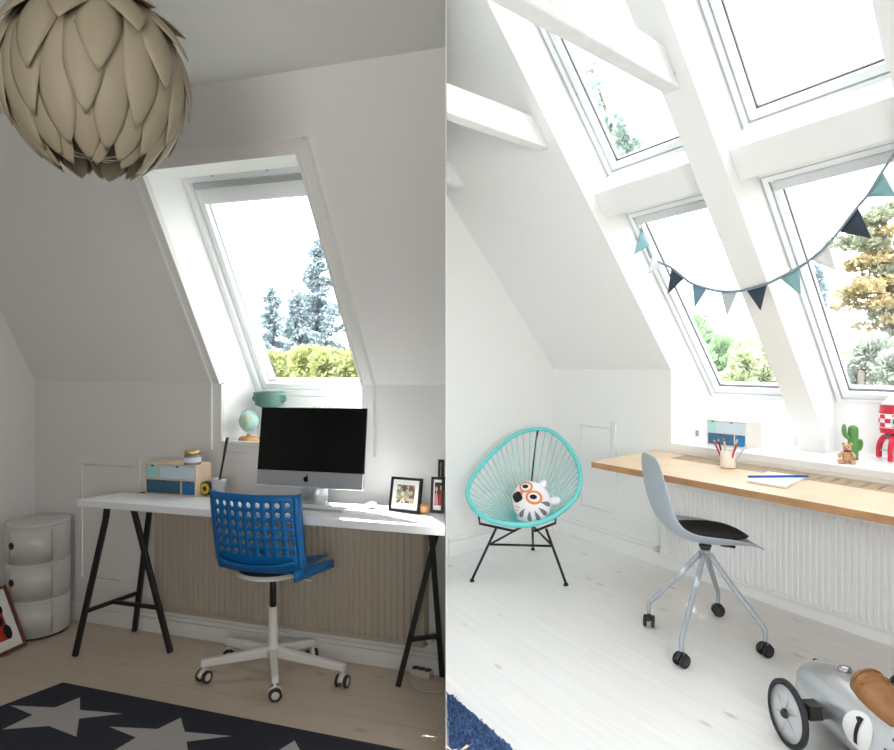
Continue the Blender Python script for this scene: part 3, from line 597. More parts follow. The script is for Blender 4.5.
for s_ in (-1, 1): MB().tube(spline([tpz + UP*.215 + XL*(s_*.072), tpz + UP*.217 + XL*(s_*.094) , tpz + UP*.20 + XL*(s_*.094), tpz + UP*.19 + XL*(s_*.070)], 5), .005, 8).build('handle', 'teal', tb)
sp_ = L(1.70, .14, SZ); pl = thing('small_cactus_plant', 'tiny green plant tip showing above the black computer screen on the sill', 'plant', sp_)
MB().lathe(sp_, [(0, .0005), (.03, .0005), (.04, .07), (.036, .07), (0, .06)]).build('plant_pot', 'whpl', pl)
lfm = MB()
for k_ in range(9):
    t = 2*PI*k_/9; d_ = V((math.cos(t)*.4, math.sin(t)*.4, 1)); s_ = V((-math.sin(t), math.cos(t), 0))*.007; b_ = sp_ + UP*.06; lfm.add([b_ - s_, b_ + s_, b_ + d_*.07 + s_*.9, b_ + d_*.115, b_ + d_*.07 - s_*.9], [[0, 1, 2, 3, 4]])
lfm.build('leaves', 'cactus', pl, solid=.002, off=0)

# --- blue swivel chair
hub = V((-.783, 2.88, 0)); hc_ = hub
ch = thing('swivel_chair', 'blue perforated plastic swivel chair with white star base at the white desk', 'chair', hub)
cast = [onz(201, 682.5, 0), onz(275, 701, 0), onz(345, 687.5, 0), onz(227, 659, 0), onz(314, 659.5, 0)]
def castor(parent, p, d, r, m_hood, m_wheel, m_tyre, w_=.022):
    """twin wheel castor standing at p, rolling direction d"""
    d = V(d).normalized(); ax = d.cross(UP).normalized(); c = p + UP*r
    hood = MB(); rows = []
    for k_ in range(9):
        t = -.3 + (PI + .1)*k_/8; rows.append([c + d*math.cos(t)*(r*1.04) + UP*math.sin(t)*(r*1.04) - ax*(w_*.42), c + d*math.cos(t)*(r*1.04) + UP*math.sin(t)*(r*1.04) + ax*(w_*.42)])
    hood.grid(rows); hood.lathe(c + UP*(r*.6), [(.006, 0), (.006, r*1.2)], n=8)
    h = hood.build('castor', m_hood, parent, solid=.003)
    for s_ in (-1, 1):
        q = c + ax*(s_*w_*.5)
        wl = MB(); wl.lathe(q, [(r*.62, .001), (r*.92, 0), (r, .003), (r, w_*.42), (r*.92, w_*.48), (r*.62, w_*.46), (r*.62, .001)], ax=ax*s_, n=20, cap=False); wl.build('castor_tyre', m_tyre, h)
        dk_ = MB(); dk_.lathe(q, [(0, .002), (r*.63, .002), (r*.63, w_*.44), (r*.5, w_*.5), (0, w_*.5)], ax=ax*s_, n=20); dk_.build('castor_disc', m_wheel, h)
    return h
hz = .105
for i, c_ in enumerate(cast):
    d_ = V((c_.x - hub.x, c_.y - hub.y, 0)); n_ = d_.normalized(); e_ = V((c_.x, c_.y, .083))
    m = MB(); s_ = n_.cross(UP)*.014
    a_ = hub + n_*.02 + UP*.088; P = [a_ - s_*1.2, a_ + s_*1.2, e_ + s_ - UP*.012, e_ - s_ - UP*.012, a_ - s_*1.2 + UP*.042, a_ + s_*1.2 + UP*.042, e_ + s_ + UP*.017, e_ - s_ + UP*.017]
    m.add(P, [[0, 3, 2, 1], [4, 5, 6, 7], [0, 1, 5, 4], [1, 2, 6, 5], [2, 3, 7, 6], [3, 0, 4, 7]]); m.build('base_arm', 'whmet', ch, bevel=.004)
    castor(ch, c_ - n_*.012, [(.5, 1, 0), (1, .35, 0), (.3, 1, 0), (1, .3, 0), (.4, -1, 0)][i], .027, 'whmet', 'whpl', 'darkpl', .027)
MB().lathe(hub, [(0, .085), (.03, .085), (.03, .135), (.021, .14), (.0195, .31), (0, .31)]).build('column', 'whmet', ch)
MB().lathe(hub, [(0, .30), (.0135, .30), (.0135, .47), (0, .47)]).build('gas_lift', 'black', ch)
fw_ = V((.25, .97, 0)).normalized(); rt = V((fw_.y, -fw_.x, 0))       # chair's forward and right
bR = at(296.5, 493, 2.50); bR.z = 0; bL = bR - rt*.388
cc = (bR + bL)/2
def bpt(s, t):      # back: s 0..1 across, t 0..1 up
    z = .562 + .325*t; cv = .04*(1 - (2*s - 1)**2); return bL + rt*(.388*s) + fw_*(-cv - .03*t + .035 + .03*(1 - t)**2) + UP*z
hb_ = MB(); nc, nr = 9, 6
s0, s1, t0, t1_ = .055, .955, .22, .93
def addq(m, f00, f10, f11, f01): m.add([f00, f10, f11, f01], [[0, 1, 2, 3]], 0, True)
for i in range(nc):
    for j in range(nr):
        a0_, a1_ = s0 + (s1 - s0)*i/nc, s0 + (s1 - s0)*(i+1)/nc; c0_, c1_ = t0 + (t1_ - t0)*j/nr, t0 + (t1_ - t0)*(j+1)/nr
        sq = []; oc = []; sc_, tc_ = (a0_ + a1_)/2, (c0_ + c1_)/2
        for k_ in range(8):
            an = PI/4*k_; dx, dy = math.cos(an), math.sin(an); mxx = max(abs(dx), abs(dy))
            sq.append(bpt(sc_ + dx/mxx*(a1_ - a0_)/2, tc_ + dy/mxx*(c1_ - c0_)/2)); oc.append(bpt(sc_ + dx*(a1_ - a0_)*.29, tc_ + dy*(c1_ - c0_)*.33))
        hb_.add(sq + oc, [[k_, (k_+1) % 8, 8 + (k_+1) % 8, 8 + k_] for k_ in range(8)], 0, True)
def strip(sa, sb, ta, tb, n, m_):
    for i in range(n):
        for j in range(m_):
            f = lambda u, v: bpt(sa + (sb - sa)*u/n, ta + (tb - ta)*v/m_)
            addq(hb_, f(i, j), f(i+1, j), f(i+1, j+1), f(i, j+1))
strip(s0, s1, t1_, 1.0, 18, 1); strip(s0, s1, 0, t0, 18, 4); strip(0, s0, 0, 1, 1, 12); strip(s1, 1, 0, 1, 1, 12)
hb_.build('backrest', 'blue', ch, solid=.007, off=0)
# side flanges of the back and the seat shell
for s_ in (0, 1):
    m = MB(); e = [bpt(s_, t) for t in (0, .25, .5, .75, 1)]; m.grid([e, [p + fw_*.03 for p in e]]); m.build('back_flange', 'blue', ch, solid=.007, off=0)
st = MB(); rows = []
for j in range(9):
    v = j/8; row = []
    for i in range(11):
        u = i/10*2 - 1; wd_ = .178 + .010*math.sin(PI*v)
        p = cc + rt*(u*wd_) + fw_*(.0 + .35*v - .03*(1 - u*u)*(1 - v)) + UP*(.555 + .05*(1 - v)**3 - .012*math.sin(PI*v) + .022*abs(u)**3 - .02*max(0, v - .8)*5)
        row.append(p)
    rows.append(row)
st.grid(rows); st.build('seat', 'blue', ch, solid=.014, off=0, sub=1)
sd = MB(); rows = []
for s_ in (1,):
    m = MB(); rr = []
    for k_ in range(8):
        v = k_/7; p = cc + rt*(s_*.186) + fw_*(.0 + .355*v) + UP*(.588 - .055*v); rr.append([p, p + UP*(-.043 + .006*v)])
    m.grid(rr); m.build('seat_flange', 'blue', ch, solid=.008, off=0)
sp = MB(); sp.lathe(V((cc.x, cc.y, 0)) + fw_*.16, [(0, .537), (.11, .54), (.14, .546), (.145, .552), (0, .554)], n=28); sp.build('seat_pad_underside', 'blackfab', ch)
pn = MB(); pn.lathe(V((cc.x, cc.y, 0)) + fw_*.16, [(0, .49), (.03, .492), (.06, .505), (.14, .526), (.155, .535), (0, .536)], n=28); pn.build('seat_support', 'whmet', ch)
MB().lathe(hub, [(0, .44), (.02, .44), (.024, .50), (0, .505)]).build('lift_socket', 'whmet', ch)
lv = MB(); lv.tube([hub + UP*.485 + rt*.02, hub + UP*.45 + rt*.07, hub + UP*.44 + rt*.19], .0035, 6); lv.build('lever', 'whmet', ch)

# --- white round storage unit
sc0 = V((-2.147, 3.365, 0)); RS = .146
su = thing('storage_unit', 'round white glossy plastic storage unit with curved doors in the left corner', 'storage unit', sc0)
MB().lathe(sc0, [(0, .0), (RS - .006, .0), (RS - .006, .012), (0, .012)], n=48).build('plinth', 'darkpl', su)
vd = (V((0, 0, 0)) - sc0).normalized(); base_t = math.atan2(vd.y, vd.x)
for k_ in range(3):
    z0 = .012 + .186*k_; b = MB(); b.lathe(sc0 + UP*z0, [(0, 0), (RS - .003, 0), (RS, .003), (RS, .183), (RS - .003, .186), (0, .186)], n=48); b.build('tier', 'whpl', su)
    d = MB(); rows = []
    for j in range(17):
        t = base_t - .95 + 1.35*j/16; o_ = V((math.cos(t), math.sin(t), 0)); rows.append([sc0 + o_*(RS + .004) + UP*(z0 + .012), sc0 + o_*(RS + .004) + UP*(z0 + .172)])
    d.grid(rows); dr = d.build('curved_door', 'whpl', su, solid=.005, off=-1)
    if k_ > 0:
        t = base_t - .93 + .08; o_ = V((math.cos(t), math.sin(t), 0)); h = MB(); h.ball(sc0 + o_*(RS + .009) + UP*(z0 + .10), .006, .017, .019, axes=(o_, V((-o_.y, o_.x, 0)), UP)); h.build('finger_hole', 'darkpl', dr)
MB().lathe(sc0 + UP*.57, [(0, 0), (RS + .001, 0), (RS + .003, .003), (RS + .001, .014), (RS - .01, .0165), (0, .0165)], n=48).build('lid', 'whpl', su)

# --- framed picture leaning in the corner
BRp = onz(25, 645.5, 0); e_ = V((-.30, -.954, 0)); n_ = V((-.954, .30, 0)); wv = .32
top = n_*.145 + UP*.281; h_ = top.length; y_ = top.normalized(); f_ = y_.cross(e_).normalized(); f_ = f_ if f_.z > 0 else -f_
BLp = BRp + e_*wv; x_ = -e_
pf = thing('leaning_picture', 'brown framed red print leaning on the floor in front of the storage unit', 'picture', (BRp + BLp)/2)
m = MB(); tk = .014; o_ = BLp
m.box(o_, x_*wv, y_*tk, f_*.02); m.box(o_ + y_*(h_ - tk), x_*wv, y_*tk, f_*.02); m.box(o_ + y_*tk, x_*tk, y_*(h_ - 2*tk), f_*.02); m.box(o_ + x_*(wv - tk) + y_*tk, x_*tk, y_*(h_ - 2*tk), f_*.02)
m.build('frame', 'mahog', pf)
MB().box(o_ + x_*tk + y_*tk + f_*.006, x_*(wv - 2*tk), y_*(h_ - 2*tk), f_*.006).build('mount', 'matb', pf)
MB().box(o_ + x_*.06 + y_*.06 + f_*.0122, x_*(wv - .12), y_*(h_ - .12), f_*.0006).build('print', mat('red_print_paper', (.50, .035, .02), .5), pf)
q = MB()
for (u, v, r) in ((.80, .30, .028), (.74, .50, .022), (.80, .66, .016), (.55, .4, .03), (.35, .5, .03)): q.poly([o_ + x_*(wv*u + r*math.cos(t)*.7) + y_*(h_*v + r*1.3*math.sin(t)) + f_*.0132 for t in [2*PI*k_/14 for k_ in range(14)]])
q.build('printed_shapes', 'numb', pf)

# --- star rug
e1 = None
rp = [onz(63, 684, 0), onz(300, 723, 0), onz(395, 750, 0), onz(0, 708, 0)]
d1 = (rp[2] - rp[0]).normalized(); d2 = (rp[3] - rp[0]).normalized()
rl = 1.0
kx = rp[0].copy(); far = kx + d1*1.62
ru = MB(); nx_, ny_ = 40, 30; rt8 = [kx, far, far + d2*1.15, kx + d2*1.15]
ru.prism([p + UP*.0005 for p in rt8], UP*.007)
s1p = [(10, 705.4), (55, 707.4), (80, 697.3), (80, 709.9), (122.8, 713.6), (79, 718.6), (76.4, 736.7), (49, 726), (2.5, 729.4), (32.6, 714.9)]
S1 = [onz(u, v, .0085) for u, v in s1p]; A2 = onz(109, 726.7, .0085); v1 = A2 - S1[0]
ctr = sum(S1, V((0, 0, 0)))/10
v2 = V((-v1.y, v1.x, 0))*-.95
def inside(p):
    q = p - kx; det = d1.x*d2.y - d1.y*d2.x; a = (q.x*d2.y - q.y*d2.x)/det; b = (d1.x*q.y - d1.y*q.x)/det
    return .02 < a < 1.60 and .02 < b < 1.13
for i in range(-2, 5):
    for j in range(0, 4):
        off = v1*i + v2*j + (v1*.5 if j % 2 else V((0, 0, 0))); P = [p + off for p in S1]
        if all(inside(p) for p in P): c_ = ctr + off; ru.add(P + [c_], [[k_, (k_+1) % 10, 10] for k_ in range(10)], 1)
tag(ru.build('star_rug', ['rugL', 'star']), 'charcoal woven rug with large pale grey stars on the left floor', 'rug')

# --- socket strip on the floor
ps = onz(412, 674, 0); pq = onz(440, 680, 0); dr_ = (pq - ps).normalized(); pq = ps + dr_*min((pq - ps).length, .098)
ss = thing('power_strip', 'white socket strip on the floor under the right end of the desk', 'power strip', (ps + pq)/2)
sn_ = dr_.cross(UP)*.025
MB().box(ps - sn_ + UP*.001, pq - ps, sn_*2, UP*.032).build('strip_body', 'cord', ss, bevel=.006)
q = MB()
for k_ in range(3): q.lathe(ps.lerp(pq, .2 + .3*k_) + UP*.0335, [(0, 0), (.017, 0), (.017, .001), (0, .001)], n=16)
q.build('socket_face', 'darkpl', ss)
cb = MB(); cb.tube(spline([ps + UP*.012 - dr_*.004] + [onz(u, v, .005) for u, v in ((411, 681), (414, 687), (422, 691), (434, 692), (441, 691))], 6), .004, 8); cb.build('cable', 'cord', ss)

# --- petal pendant lamp
lc = V((-.547*1.72, 1.72, 2.165)); LR_, LRZ = .232, .25
lp_ = thing('pendant_lamp', 'large cream pendant lamp of overlapping petals hanging from the left ceiling', 'lamp', lc)
def petal(l0, l1, az, wdt, lift, hang):
    rows = []; n = 14
    for i in range(n + 1):
        t = i/n; la = l0 + (l1 - l0)*t; wv = wdt*(.40 + .60*math.sin(PI*.5*min(1, t/.55))) * (1 if t < .54 else max(0.0, 1 - ((t - .54)/.46)**2.0)); row = []
        rad = 1 - .09*(1 - t) + lift*t*t; cl = math.cos(la); rr = LR_*rad*max(cl, .0) + hang*t*t; z = LRZ*rad*math.sin(la)
        c_ = lc + V((math.cos(az)*rr, math.sin(az)*rr, z)); o_ = V((math.cos(az)*math.cos(la), math.sin(az)*math.cos(la), math.sin(la))); s_ = V((-math.sin(az), math.cos(az), 0))
        for j in range(7):
            u = j/3 - 1; row.append(c_ + s_*(u*wv) - o_*(u*u*wv*(wv/LR_*.9 + .16)))
        rows.append(row)
    return MB().grid(rows)
rowsP = [(1.45, .56, 8, .050, .12, .0), (1.30, .16, 9, .053, .085, .0), (1.08, -.30, 9, .053, .055, .0), (.76, -.72, 10, .050, .035, .004), (.38, -1.04, 10, .047, .025, .014), (.0, -1.24, 10, .042, .02, .028), (-.40, -1.38, 9, .034, .02, .045)]
for i, (l0, l1, n, wd_, lf_, hg_) in enumerate(rowsP):
    for k_ in range(n):
        a = 2*PI*(k_ + (.5 if i % 2 else 0))/n + .35; petal(l0, l1 + random.uniform(-.05, .05), a + random.uniform(-.03, .03), wd_, lf_, hg_).build('petal', 'petal', lp_, solid=.0025, off=0)
MB().ball(lc, .07).build('bulb', 'bulb', lp_)
MB().tube([lc + UP*.06, V((lc.x, lc.y, cz - .03))], .004, 8).build('cord', 'cord', lp_)
MB().lathe(V((lc.x, lc.y, cz)), [(0, -.001), (.05, -.001), (.045, -.03), (.01, -.04), (0, -.04)]).build('ceiling_rose', 'whpl', lp_)
ic = MB(); 
for s_ in range(4): ic.tube([lc + V((math.cos(t)*LR_*.86*math.cos(s_*PI/4), math.cos(t)*LR_*.86*math.sin(s_*PI/4), math.sin(t)*LRZ*.86)) for t in [2*PI*k_/24 for k_ in range(24)]], .002, 6, closed=True)
ic.build('inner_frame', 'cord', lp_)
# ================================================================== RIGHT ROOM THINGS
XR = R.X; YR = V((-R.X.y, R.X.x, 0))
RZ = .80
# --- wall desk
dkp = [R(1.135, -.775, RZ), R(4.55, -.70, RZ), R(4.55, -.004, RZ), R(1.105, -.004, RZ)]
ds = thing('wall_desk', 'long oiled beech desk fixed under the right sill', 'desk', R(2.8, -.4, RZ - .036))
MB().prism([p - UP*.036 for p in dkp], UP*.036).build('desktop', ['wood'], ds, bevel=.003)
eg = MB(); q = dkp; eg.prism([q[0] - UP*.0355 - YR*.0015, q[1] - UP*.0355 - YR*.0015, q[1] - UP*.001 - YR*.0015, q[0] - UP*.001 - YR*.0015], YR*.0012); eg.build('front_edge', 'woodedge', ds)
gr = MB(); gs_ = MB(); x = 1.40
L_box(gs_, R, 1.40, 4.5, -.215, -.035, RZ + .0002, RZ + .001)
nb = 5
for k_ in range(nb + 1): L_box(gr, R, 1.39, 4.51, -.22 + .182*k_/nb - .010, -.22 + .182*k_/nb + .010, RZ + .0003, RZ + .003)
while x < 4.5: L_box(gr, R, x - .008, x + .008, -.22, -.035, RZ + .0003, RZ + .003); x += .075
g_ = gs_.build('grille_slots', 'slot', ds); gr.build('grille', 'grill', ds)
bk = MB()
for a_ in (1.6, 2.7, 3.9): L_box(bk, R, a_, a_ + .03, -.55, -.004, RZ - .075, RZ - .037)
radiator('radiator', R, 1.20, 4.5, .085, .62, -.085, .0335, 'radR', 'long white ribbed radiator under the beech desk', 1.16, .009)
# --- things on the sill
o0_ = onz(707, 444.2, SRZ); o1_ = onz(746, 448.8, SRZ); ex = o1_ - o0_; ex.z = 0
organiser('pale birch drawer box with mint and bright blue fronts on the white right sill', o0_ + UP*.0008, ex, V((-ex.y, ex.x, 0)).normalized()*.175, .165, ['p_mint', 'p_pale', 'p_navy', 'p_blue'], 'plyw', None, None)
cn = onz(687, 442, SRZ); cd = thing('candle_holder', 'bent white wire holder with a grey green cube at the left sill end', 'holder', cn)
ce = onz(697, 443, SRZ)
MB().tube([ce + UP*.003, cn + UP*.003, cn + UP*.062, ce + UP*.066], .003, 6).build('wire', 'whmet', cd)
MB().box(ce + UP*.045 - XR*.008 - YR*.008, XR*.02, YR*.016, UP*.042).build('cube', 'greygr', cd, bevel=.002)
kc = onz(853, 459.5, SRZ); ca = thing('cactus_figure', 'green toy cactus with two arms behind the teddy on the right sill', 'cactus', kc)
sx_ = V((1, 0, 0))
def rib(path, r):
    m = MB(); P = spline(path, 5); n = 16; pts = []
    m.tube(P, [r*(1 if i < len(P) - 3 else [.9, .65, .25][i - len(P) + 3]) for i in range(len(P))], 12); return m
rib([kc + UP*.001, kc + UP*.08, kc + UP*.15, kc + UP*.192], .026).build('stem', 'cactus', ca)
rib([kc + UP*.12, kc - sx_*.03 + UP*.125, kc - sx_*.048 + UP*.15, kc - sx_*.050 + UP*.20], .0125).build('arm', 'cactus', ca)
rib([kc + UP*.055, kc + sx_*.03 + UP*.06, kc + sx_*.040 + UP*.08, kc + sx_*.041 + UP*.115], .014).build('arm', 'cactus', ca)
tb0 = onz(846.5, 463.2, SRZ) - V((0, .005, 0)); td = thing('teddy_bear', 'small tan teddy bear sitting in front of the green cactus', 'teddy bear', tb0)
bx = V((.93, -.37, 0)).normalized()*-1; fx = V((-.55, -.83, 0)).normalized(); rx_ = V((-fx.y, fx.x, 0))
m = MB(); m.ball(tb0 + UP*.036, .024, .021, .034, axes=(rx_, fx, UP)); m.ball(tb0 + UP*.084, .021, .020, .020, axes=(rx_, fx, UP)); m.ball(tb0 + UP*.081 + fx*.018, .009, .010, .008, axes=(rx_, fx, UP)); m.build('body', 'teddy', td)
for s_ in (-1, 1):
    MB().ball(tb0 + UP*.104 + rx_*(s_*.017), .0085, .005, .0085, axes=(rx_, fx, UP), n=12, m=8).build('ear', 'teddy', td)
    MB().tube([tb0 + UP*.058 + rx_*(s_*.018), tb0 + UP*.046 + rx_*(s_*.032) + fx*.014, tb0 + UP*.036 + rx_*(s_*.034) + fx*.028], [.010, .009, .008], 10).build('arm', 'teddy', td)
    MB().tube([tb0 + UP*.0135 + rx_*(s_*.012), tb0 + UP*.0125 + rx_*(s_*.026) + fx*.022, tb0 + UP*.0125 + rx_*(s_*.033) + fx*.038], [.012, .011, .012], 10).build('leg', 'teddy', td)
m = MB()
for (a_, b_, z_) in ((-.008, .0175, .09), (.008, .0175, .09), (0, .0285, .083)): m.ball(tb0 + rx_*a_ + fx*b_ + UP*z_, .0027, n=8, m=6)
m.build('face_bead', 'plblk', td)
bw = MB(); bw.lathe(tb0 + UP*.066, [(.0165, 0), (.0175, .003), (.0165, .006)], n=14)
for s_ in (-1, 1): bw.ball(tb0 + UP*.068 + fx*.019 + rx_*(s_*.008), .007, .003, .004, axes=(rx_, fx, UP), n=8, m=6)
bw.build('bow', 'ppur', td)
# --- toy rocket
rk0 = onz(896, 460.5, SRZ); rk = thing('toy_rocket', 'red and white toy rocket on curved red fins at the right end of the sill', 'rocket', rk0); rk.scale = (1.06, 1.06, 1.06)
zr = .085
pf_ = [(.0, zr - .012), (.014, zr - .01), (.048, zr + .05), (.050, zr + .058), (.0, zr + .058)]
MB().lathe(rk0, pf_, n=32).build('engine_cone', 'rgrey', rk)
def band(name, z0, z1, mm, prof):
    n = 6; pts = [(0, rk0.z*0 + z0)] + [(prof(z0 + (z1 - z0)*k_/n), z0 + (z1 - z0)*k_/n) for k_ in range(n + 1)] + [(0, z1)]
    return MB().lathe(rk0, pts, n=36).build(name, mm, rk)
pr_ = lambda z: .076*math.sqrt(max(0, 1 - ((z - .215)/.15)**2*.62))
band('lower_band', .143, .172, 'rred', pr_); band('middle_band', .172, .245, 'rwhite', pr_); band('upper_band', .245, .292, 'rred', pr_)
MB().lathe(rk0, [(0, .292), (pr_(.292), .292), (.055, .305), (.04, .325), (.02, .338), (0, .342)], n=32).build('nose_cone', 'rwhite', rk)
MB().lathe(rk0, [(0, .34), (.0035, .34), (.003, .352), (0, .355)], n=10).build('antenna', 'rred', rk)
MB().lathe(rk0, [(pr_(.284) + .001, .282), (pr_(.284) + .001, .286)], n=36, cap=False).build('black_line', 'rgrey', rk)
fc = (V((0, 0, 0)) - rk0); t0_ = math.atan2(fc.y, fc.x)
ck = MB()
for r in range(3):
    for k_ in range(14):
        if (k_ + r) % 2: continue
        z0, z1 = .176 + .022*r, .198 + .022*r; a0_, a1_ = t0_ + 2*PI*k_/14 - .22, t0_ + 2*PI*(k_ + 1)/14 - .22
        ck.grid([[rk0 + V((math.cos(a0_ + (a1_ - a0_)*q/5)*(pr_(z) + .0012), math.sin(a0_ + (a1_ - a0_)*q/5)*(pr_(z) + .0012), z)) for q in range(6)] for z in [z0 + (z1 - z0)*w2/3 for w2 in range(4)]])
ck.build('red_checks', 'rred', rk)
pd = V((math.cos(t0_ + .12), math.sin(t0_ + .12), 0)); pt_ = rk0 + pd*.0735 + UP*.207
ph = MB().lathe(pt_, [(.0, 0), (.030, 0), (.033, .004), (.030, .009), (.024, .009), (.024, .005), (0, .005)], ax=pd, n=24).build('porthole', 'rwhite', rk)
MB().lathe(pt_ + pd*.0055, [(0, 0), (.0235, 0), (.0235, .001), (0, .001)], ax=pd, n=20).build('porthole_glass', 'rgreen', ph)
MB().lathe(pt_ + pd*.007, [(.024, 0), (.029, 0), (.029, .003), (.024, .003), (.024, 0)], ax=pd, n=20, cap=False).build('aqua_ring', 'raqua', ph)
for k_ in range(3):
    a = t0_ + .45 + 2*PI*k_/3 - PI*.55 + 1.05; d_ = V((math.cos(a), math.sin(a), 0)); sw_ = d_.cross(UP)*.011
    path = spline([rk0 + d_*.035 + UP*.125, rk0 + d_*.075 + UP*.11, rk0 + d_*.10 + UP*.065, rk0 + d_*.103 + UP*.004], 6); wdh = [.022, .024, .024, .02]
    m = MB(); rows = []
    for i, p in enumerate(path):
        t = (path[min(i + 1, len(path) - 1)] - path[max(i - 1, 0)]).normalized(); n_ = t.cross(sw_.normalized()); h_ = .014 - .003*i/len(path)
        rows.append([p + sw_ + n_*h_, p - sw_ + n_*h_, p - sw_ - n_*h_, p + sw_ - n_*h_])
    m.grid(rows, smooth=False, closed=True); m.poly(rows[0]); m.poly(rows[-1]); m.build('fin', 'rred', rk, bevel=.004)
for k_ in range(3):
    a = t0_ + .45 + 2*PI*k_/3 - PI*.55 + 1.05; d_ = V((math.cos(a), math.sin(a), 0)); m = MB(); m.bar(rk0 + UP*.045, rk0 + d_*.092 + UP*.045, .006, .006); m.build('fin_brace', 'raqua', rk)
MB().lathe(rk0, [(0, .035), (.012, .035), (.012, .075), (0, .078)], n=14).build('brace_hub', 'raqua', rk)
# --- things on the desk
pc_ = onz(728, 468, RZ); pc_.z = RZ + .0032
pcu = thing('pencil_cup', 'cream ceramic cup of pencils on the beech desk', 'cup', pc_)
MB().lathe(pc_, [(0, .0005), (.040, .0005), (.0425, .003), (.0425, .098), (.0395, .1), (.0385, .096), (.0385, .008), (0, .008)], n=28).build('cup_body', 'cream', pcu)
PEN = [(-.030, -.004, -.10, 'pred', 'red pencil leaning furthest left in the cream cup'), (-.010, .012, -.055, 'pblue', 'blue pencil left of centre in the cream cup'), (.004, -.014, -.012, 'pwood', 'bare wooden pencil in the middle of the cream cup'), (.010, .016, .045, 'ppur', 'plum pencil right of centre in the cream cup'), (.024, -.010, .075, 'pred', 'red pencil leaning right in the cream cup'), (.030, .010, .13, 'pgrey', 'grey pencil leaning furthest right in the cream cup'), (-.016, -.020, -.03, 'ppur', 'dark plum pencil at the front of the cream cup'), (.016, .022, .02, 'pgrey', 'pale grey pencil at the back of the cream cup')]
for (px_, py_, ln_, mm, lab) in PEN:
    b = pc_ + XR*(px_*.75) + YR*(py_*.9) + UP*.012; d_ = (XR*(ln_*.8) + YR*(py_*1.2) + UP*.165).normalized(); e = b + d_*.142
    pn_ = thing('pencil', lab, 'pencil', b, 'pencils in the cream cup')
    MB().tube([b, e], .0056, 7).build('shaft', mm, pn_); MB().tube([e, e + d_*.013], [.0056, .0014], 7).build('wooden_tip', 'pwood' if mm != 'pwood' else 'ppur', pn_)
n0 = [onz(u, v, RZ + .001) for u, v in ((747, 482), (785, 488.5), (806, 478.5), (768, 473.5))]
nb0 = thing('notebook', 'white notebook with pale kraft edge lying on the beech desk', 'notebook', n0[0].lerp(n0[2], .5))
MB().prism([p + UP*.0005 for p in n0], UP*.009).build('pages', 'plyw', nb0, bevel=.001)
MB().prism([p + UP*.0096 for p in n0], UP*.0012).build('cover', 'paper', nb0)
cn_ = sum(n0, V((0, 0, 0)))/4; MB().prism([cn_.lerp(p, .72) + UP*.0109 + XR*.01 for p in n0[0:2]] + [cn_.lerp(n0[1], .5).lerp(n0[0], .2) + UP*.0109, cn_.lerp(n0[0], .45) + UP*.0109], UP*.0004).build('grey_print', 'pgrey', nb0)
MB().prism([n0[2].lerp(cn_, k_) + UP*.0109 for k_ in (.04,)] + [n0[1].lerp(n0[2], .62) + UP*.0109, cn_.lerp(n0[2], .45) + UP*.0109, n0[3].lerp(n0[2], .72) + UP*.0109], UP*.0004).build('aqua_print', 'p_mint', nb0)
r0, r1 = onz(748, 476.5, RZ + .018), onz(808, 476, RZ + .018)
MB().bar(r0, r1, .013, .0115).build('blue_ruler', 'pblue', bevel=.002); rl_ = bpy.data.objects['blue_ruler']; rl_.name = 'ruler'; tag(rl_, 'long blue ruler lying across the white notebook', 'ruler')

# --- grey shell chair
gc0 = V((1.315, 3.26, 0)); fw2 = V((.999, -.02, 0)).normalized(); rt2 = V((fw2.y, -fw2.x, 0))      # rt2 points towards the camera side
sh = thing('shell_chair', 'grey plastic shell chair with black seat pad on castors at the beech desk', 'chair', gc0)
prof = [(-.282, .940, .09, .0), (-.280, .925, .145, .0), (-.275, .875, .180, .002), (-.266, .80, .198, .008), (-.256, .72, .21, .016), (-.240, .64, .218, .028), (-.206, .575, .222, .044), (-.140, .53, .225, .060), (-.065, .508, .225, .070), (.02, .50, .224, .070), (.10, .501, .216, .056), (.17, .505, .200, .030), (.215, .502, .18, .008), (.232, .494, .150, .0)]
rows = []
for i, (f_, z_, wd_, cu_) in enumerate(prof):
    row = []; p0, p1 = prof[max(0, i-1)], prof[min(len(prof)-1, i+1)]; tf, tz = p1[0] - p0[0], p1[1] - p0[1]; q_ = math.hypot(tf, tz); nf, nz = -tz/q_, tf/q_
    if nf < 0 and z_ > .6: nf, nz = -nf, -nz
    if nz < 0 and z_ <= .6: nf, nz = -nf, -nz
    for k_ in range(13):
        u = k_/6 - 1; c_ = cu_*abs(u)**2.6*1.0
        row.append(gc0 + fw2*(f_ + nf*c_) + rt2*(u*wd_) + UP*(z_ + nz*c_))
    rows.append(row)
MB().grid(rows).build('shell', 'greysh', sh, solid=.008, off=0, sub=1)
pm = MB(); rows = []
for i in range(9):
    t = i/8*PI; rr = []
    for k_ in range(24):
        a = 2*PI*k_/24; ex_ = math.copysign(abs(math.cos(a))**.8, math.cos(a)); ey_ = math.copysign(abs(math.sin(a))**.8, math.sin(a)); sn_ = math.sin(t)**.6
        f_ = .018 + ex_*.178*sn_; l_ = ey_*.172*sn_
        rr.append(gc0 + fw2*f_ + rt2*l_ + UP*(.535 + .018*math.cos(t) + .020*(ey_*sn_)**2 + .018*max(0, -ex_*sn_)**2 + .006*sn_))
    rows.append(rr)
pm.grid(rows, closed=True); pm.build('seat_pad', 'blackfab', sh)
MB().lathe(gc0, [(0, .408), (.022, .408), (.024, .44), (.024, .455), (0, .456)], n=20).build('hub', 'greymet', sh)
pl_ = MB(); pl_.lathe(gc0, [(0, .45), (.022, .453), (.034, .480), (0, .485)], n=16); pl_.build('tilt_mechanism', 'darkpl', sh, bevel=.006)
